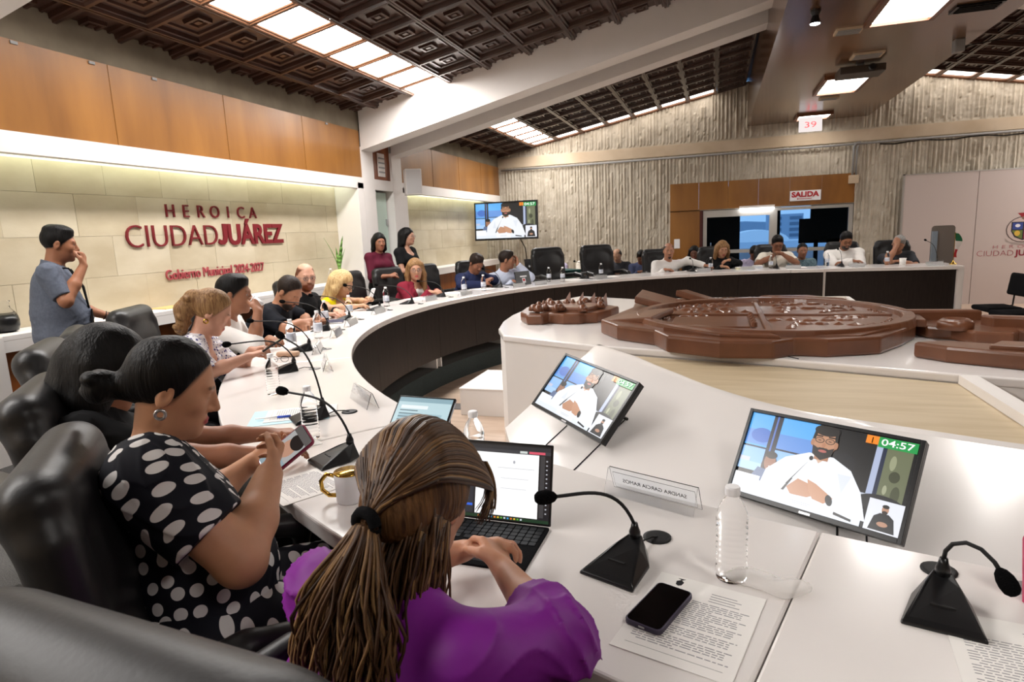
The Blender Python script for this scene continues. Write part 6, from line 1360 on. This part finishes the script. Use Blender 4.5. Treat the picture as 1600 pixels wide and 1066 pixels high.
e = phone(frame((.615, 1.36, .80), (.75, .1, 0), (.0, .15, .98)), 'phone in a pink case standing at the right edge of the picture', mat('case_pink', '#c23a66', .4), M['plastic'], w=.085, h=.165)
MB().box(-.03, .03, -.08, -.03, -.05, 0).build('stand', M['grey'], e)
# cup of the drinking man
pm5 = ring(-153.6, 5.74); h6 = heading_in(-153.6); hd6 = ring(-153.6, 5.45)
c = empty('paper_cup', rel((hd6.x, hd6.y), h6, .155, .03, 1.085), 0); tag(c, 'small white cup at the mouth of the man in the white shirt', 'cup')
mtc = Matrix.Rotation(head_rz(h6), 4, 'Z') @ Matrix.Rotation(.9, 4, 'X')
MB().lathe([(.026, -.04), (.036, .04), (.034, .04), (.024, -.036)], 18, mtx=mtc).build('cup_wall', M['cap'], c, smooth=True); MB().lathe([(.0365, .037), (.0375, .041), (.0365, .044)], 18, mtx=mtc).build('rim', M['cap'], c, smooth=True)
# glasses case by the floral blouse
gc = solid_obj('glasses_case', [rbox(A3(0, 0, .018), A3(.075, .03, .017), .016, k=.01)], .004, mat('case_beige', '#c7a184', .5), None); gc.location = (-2.70, 3.41, ZT); gc.rotation_euler = (0, 0, .2); tag(gc, 'rounded beige glasses case on the table', 'case')
eg = empty('eyeglasses', (-2.62, 3.22, ZT + .004), .5); tag(eg, 'folded thin spectacles beside the beige case', 'glasses')
for s in (-1, 1): MB().tube([(s * .033 + .024 * math.cos(a), 0, .018 + .018 * math.sin(a)) for a in np.linspace(0, 6.283, 15)], .0014, 5, cap=False).build('rim', M['rubber'], eg); MB().tube([(s * .058, 0, .02), (s * .05, .06, .01), (-s * .02, .10, .004)], .0014, 5).build('temple', M['rubber'], eg)

# laptop
lp = empty('laptop', (-.537, 1.425, ZT), math.radians(-1)); tag(lp, 'open black laptop showing a white document before the woman in purple', 'laptop')
fixn(MB().prism([(x, y - .105) for x, y in rr_poly(.292, .215, .008)], 0, .006).build('keyboard_deck', M['fabric'], lp, bevel=.0015))
kd = lp.children[0]
key_me = MB().prism(rr_poly(.0165, .0155, .002, 2), 0, .0018).mesh('key', mat('key_black', '#202124', .5))
for r_ in range(5):
    for c_ in range(14):
        if r_ == 4 and 4 <= c_ <= 8: continue
        inst('key', key_me, (-.127 + c_ * .0196, -.018 - r_ * .0185, .006), kd)
MB().box(-.049, .049, -.0995, -.084, .006, .0078).build('space_bar', MATS['key_black'], kd); MB().box(-.055, .055, -.195, -.118, .006, .0066).build('touchpad', M['plastic'], kd)
ld = empty('display', (0, .0, .008)); ld.parent = lp; ld.rotation_euler = (math.radians(-15), 0, 0)
MB().box(-.148, .148, .0, .009, 0, .205).build('display_shell', M['plastic'], ld, bevel=.003)
LS = [(rect(-.143, .143, .006, .200), '#17181b'), (rect(-.143, .143, .186, .196), '#2b2c30'), (rect(-.143, .143, .178, .186), '#3a3b40'), (rect(-.06, .112, .016, .177), '#fbfbfc'), (rect(-.143, -.065, .016, .177), '#2a2c33'), (rect(-.143, .143, .006, .014), '#16351f'), (rect(.116, .128, .02, .176), '#3a3a3c'), (rect(.085, .128, .179, .185), '#d8566a'), (rect(.06, .08, .179, .185), '#cfd6d2'), (rect(-.085, -.067, .034, .04), '#2f63d8'), (rect(-.09, -.066, .15, .162), '#9aa3d6')]
LS += [(rect(.0, .10, .1385, .1395), '#b8bac0'), (rect(.01, .085, .112, .113), '#c2c4ca'), (rect(.01, .08, .086, .087), '#c2c4ca'), (ell2(.045, .155, .003, .004), '#a9abb2')] + [(rect(-.05 + k * .009, -.045 + k * .009, .0085, .0125), ['#e0752f', '#d6b12f', '#5fa03a', '#c7ced6', '#3f8fd0'][k % 5]) for k in range(14)] + [(rect(.132, .136, .03 + k * .011, .033 + k * .011), '#b9bbc2') for k in range(13)]
mb = MB()
for k, (pl, col) in enumerate(LS): mb.quad(*[(p_[0], -.0003 - .00006 * k, p_[1]) for p_ in pl], col=lin(col))
mb.build('screen_image', SCR, ld)
# tablet in a dark cover on a stand, farther along the table
tb = empty('tablet', (-1.10, 2.14, ZT)); ta = -125.3
mtb = Matrix.Translation((-1.08, 2.10, ZT + .062)) @ Matrix.Rotation(face_in(ta) + .55, 4, 'Z') @ Matrix.Rotation(-.80, 4, 'X'); tb.matrix_world = mtb; tag(tb, 'tablet in a dark cover leaning on its stand behind the woman in purple', 'tablet')
MB().box(-.125, .125, 0, .014, -.088, .088).build('cover', M['plastic'], tb, bevel=.003); MB().box(-.12, .12, .016, .02, -.085, .0, Matrix.Rotation(.75, 4, 'X')).build('kickstand', M['plastic'], tb)
MB().box(.118, .1265, .003, .011, -.07, .07).build('metal_side', M['steel'], tb)
mb = MB()
for k, (pl, col) in enumerate([(rect(-.118, .118, -.08, .08), '#b9d3da'), (rect(-.118, .118, .06, .08), '#8aa9b4'), (rect(-.10, .02, .03, .045), '#e8f0f2'), (rect(-.10, .09, -.02, .01), '#9dbcc6'), (rect(-.1, .06, -.06, -.04), '#dbe8ec')] + [(rect(-.1, -.02 + .02 * (q_ % 3), .02 - q_ * .014, .024 - q_ * .014), '#5b6f78') for q_ in range(6)]): mb.quad(*[(p_[0], -.0003 - .0001 * k, p_[1]) for p_ in pl], col=lin(col))
mb.build('screen_image', SCR, tb)
# mug with gold handle
mg = empty('mug', (-1.0, 1.47, ZT)); tag(mg, 'white mug with a gold handle half hidden by brown hair', 'mug')
MB().lathe([(.036, 0), (.039, .004), (.041, .09), (.039, .09), (.036, .01), (.001, .008)], 24).build('cup_wall', M['cap'], mg, smooth=True)
MB().tube([Vector((-.040, -.012, .078)), Vector((-.062, -.018, .082)), Vector((-.078, -.024, .062)), Vector((-.076, -.023, .035)), Vector((-.058, -.017, .018)), Vector((-.039, -.012, .018))], .0065, 8).build('handle', M['gold'], mg, smooth=True); MB().lathe([(.0412, .086), (.042, .089), (.0405, .0915)], 24).build('gold_rim', M['gold'], mg, smooth=True)
# open tablet case and laptop in front of the pale blue shirt
q = ring(148.0, 5.06); tc2 = empty('tablet_case', (q.x, q.y, ZT), face_in(148) + .1); tag(tc2, 'black tablet case with a sticker standing before the pale blue shirt', 'tablet')
MB().box(-.155, .155, -.006, .006, 0, .20, Matrix.Rotation(.25, 4, 'X')).build('back_cover', M['plastic'], tc2, bevel=.004); MB().box(-.155, .155, -.25, -.02, 0, .008).build('keyboard', M['plastic'], tc2)
MB().box(-.04, .025, .0062, .0072, .03, .10, Matrix.Rotation(.25, 4, 'X')).build('sticker', M['cap'], tc2); MB().box(-.03, .015, .0073, .0078, .055, .09, Matrix.Rotation(.25, 4, 'X')).build('sticker_print', M['red'], tc2); MB().box(-.08, .06, .0062, .0072, .115, .135, Matrix.Rotation(.25, 4, 'X')).build('sticker', M['cap'], tc2)
lt = empty('closed_view_laptop', (-3.05, 10.7, .80), face_in(140)); lt.name = 'laptop'; tag(lt, 'dark laptop seen from behind on the side table at the far left', 'laptop')
MB().box(-.19, .19, -.005, .005, 0, .24, Matrix.Rotation(.2, 4, 'X')).build('display', M['plastic'], lt, bevel=.004); MB().box(-.19, .19, -.26, 0, 0, .015).build('keyboard_deck', M['plastic'], lt); MB().lathe([(.02, 0), (.018, .002)], 14, mtx=Matrix.Rotation(.2, 4, 'X') @ Matrix.Translation((.1, .0055, .11)) @ Matrix.Rotation(-1.57, 4, 'X')).build('badge', M['cap'], lt)
sd = empty('side_table', (-2.9, 10.9, 0), face_in(140)); tag(sd, 'side table under a dark green cloth behind the far curve', 'table')
MB().box(-.6, .6, -.3, .3, .76, .80).build('tabletop', M['white'], sd); MB().box(-.61, .61, -.31, .31, .66, .803).build('green_cloth', mat('green_cloth', '#1d4a46', .8), sd)
for x in (-.5, .5):
    for y in (-.22, .22): MB().tube([(x, y, 0), (x, y, .76)], .02, 8).build('leg', M['plastic'], sd)
jc = empty('juice_cup', (-2.68, 10.95, .803)); tag(jc, 'small cup of orange juice on the green cloth', 'cup'); MB().lathe([(.025, 0), (.035, .08), (.033, .08), (.02, .01)], 16).build('cup_wall', M['cap'], jc); MB().lathe([(.024, .005), (.0325, .085), (.005, .09)], 16).build('juice', mat('juice', '#e8952a', .3), jc)
cu = empty('coffee_cup', (2.76, 11.1, ZT)); tag(cu, 'cream paper cup before the grey-haired man', 'cup'); MB().lathe([(.04, 0), (.048, .11), (.046, .11), (.036, .01)], 18).build('cup_wall', M['paper'], cu, smooth=True); MB().lathe([(.049, .105), (.051, .112), (.046, .112)], 18).build('rim', M['paper'], cu, smooth=True)

# small flag, podium panel
fg = empty('table_flag', (3.43, 11.1, ZT)); tag(fg, 'small green, white and red desk flag at the end of the head table', 'flag')
MB().lathe([(.05, 0), (.05, .012), (.02, .02), (.012, .05), (.006, .055)], 16).build('stand', M['gold'], fg, smooth=True); MB().tube([(0, 0, .05), (.0, 0, .48)], .005, 7).build('pole', M['gold'], fg)
for k, (c, a, b) in enumerate((('#1f6a45', 0, 1), ('#e9e6e2', 1, 2), ('#b8222c', 2, 3))):
    mb = MB()
    for j in range(6):
        z1, z0_ = .47 - (a + (b - a) * j / 6) * .12, .47 - (a + (b - a) * (j + 1) / 6) * .12
        w1_, w0_ = .06 + .03 * math.sin((a + j / 6) * 2), .06 + .03 * math.sin((a + (j + 1) / 6) * 2)
        mb.quad((-.01 + .03 * math.sin(a + j / 6), .01, z1), (-.01 + .03 * math.sin(a + j / 6) + w1_, .02, z1 - .01), (-.01 + .03 * math.sin(a + (j + 1) / 6) + w0_, .02, z0_ - .01), (-.01 + .03 * math.sin(a + (j + 1) / 6), .01, z0_))
    o = mb.build('cloth_band', mat('flag%d' % k, c, .7), fg); sdm = o.modifiers.new('thick', 'SOLIDIFY'); sdm.thickness = .004
pdm = empty('podium', (3.64, 12.35, ZL)); tag(pdm, 'grey rounded podium panel standing behind the head table', 'podium')
fixn(MB().prism(rr_poly(.34, 1.52, .05), -.012, .012, Matrix.Translation((0, 0, .78)) @ Matrix.Rotation(math.pi / 2, 4, 'X')).build('panel', mat('podium_grey', '#9a938d', .15, metal=.5), pdm))
MB().box(-.17, -.09, -.05, .02, .02, 1.45).build('side_strip', mat('podium_strip', '#a9b9c8', .1, metal=.4), pdm); MB().box(-.22, .22, -.2, .2, 0, .02).build('foot', M['plastic'], pdm)

# counter items: plant, jar, speaker, bottle, remote, papers
CT = .925
plt = empty('potted_plant', (-5.02, 7.62, CT)); tag(plt, 'spiky green potted plant on the counter by the white return wall', 'plant')
MB().lathe([(.05, 0), (.06, .02), (.075, .12), (.07, .125), (.05, .1)], 16).build('pot', M['white'], plt, smooth=True)
rr = random.Random(4)
for k in range(9):
    an = rr.uniform(0, 6.28); le = rr.uniform(.35, .58); sp = rr.uniform(.05, .2); mb = MB(); n = 7
    for j in range(n):
        t0, t1 = j / n, (j + 1) / n
        def pt(t_, s): w_ = .022 * math.sin(math.pi * min(1, t_ * .9 + .12)); r_ = sp * t_ ** 1.6; return (math.cos(an) * r_ - math.sin(an) * w_ * s, math.sin(an) * r_ + math.cos(an) * w_ * s, .1 + le * t_)
        mb.quad(pt(t0, -1), pt(t0, 1), pt(t1, 1), pt(t1, -1))
    o = mb.build('leaf', M['green'], plt, smooth=True); o.modifiers.new('thick', 'SOLIDIFY').thickness = .002
jr = empty('glass_jar', (-5.05, 3.22, CT)); tag(jr, 'glass coffee jug with a black band at the left end of the counter', 'jug')
MB().lathe([(.06, 0), (.085, .03), (.09, .08), (.08, .14), (.05, .18), (.045, .22), (.055, .235)], 22).build('glass_body', M['acrylic'], jr, smooth=True); MB().lathe([(.08, .012), (.093, .05), (.094, .09), (.086, .125)], 22).build('black_band', M['plastic'], jr, smooth=True)
sheetc = MB().box(-5.12, -4.9, 3.45, 3.8, CT, CT + .03).build('paper_stack', M['paper']); tag(sheetc, 'stack of white paper on the counter behind the standing man', 'paper')
rc = MB().box(-5.10, -5.05, 4.95, 5.12, CT, CT + .025).build('remote_control', M['plastic'], bevel=.004); tag(rc, 'dark remote control on the counter under the lettering', 'remote')
ev_ = MB().box(-5.15, -4.92, 4.55, 4.9, CT, CT + .008).build('envelope', mat('manila', '#d9b77a', .7)); tag(ev_, 'manila envelope on the counter left of the remote control', 'envelope')
bottle(0, 0, 'clear bottle on the counter below the plant', False, pos=(-4.95, 7.3), z=CT)
sp = empty('wall_speaker', (-4.58, 9.20, 2.16)); tag(sp, 'white loudspeaker box on a bracket beside the second column', 'speaker'); sp.rotation_euler = (0, 0, math.radians(35))
MB().box(-.13, .13, -.11, .11, 0, .40).build('cabinet', M['white'], sp, bevel=.015); MB().box(-.115, .115, -.118, -.108, .02, .38).build('grille', mat('grille_pale', '#c9c8c8', .7), sp); MB().tube([(0, .1, .15), (-.08, .22, .12)], .018, 8).build('bracket', M['grey'], sp)
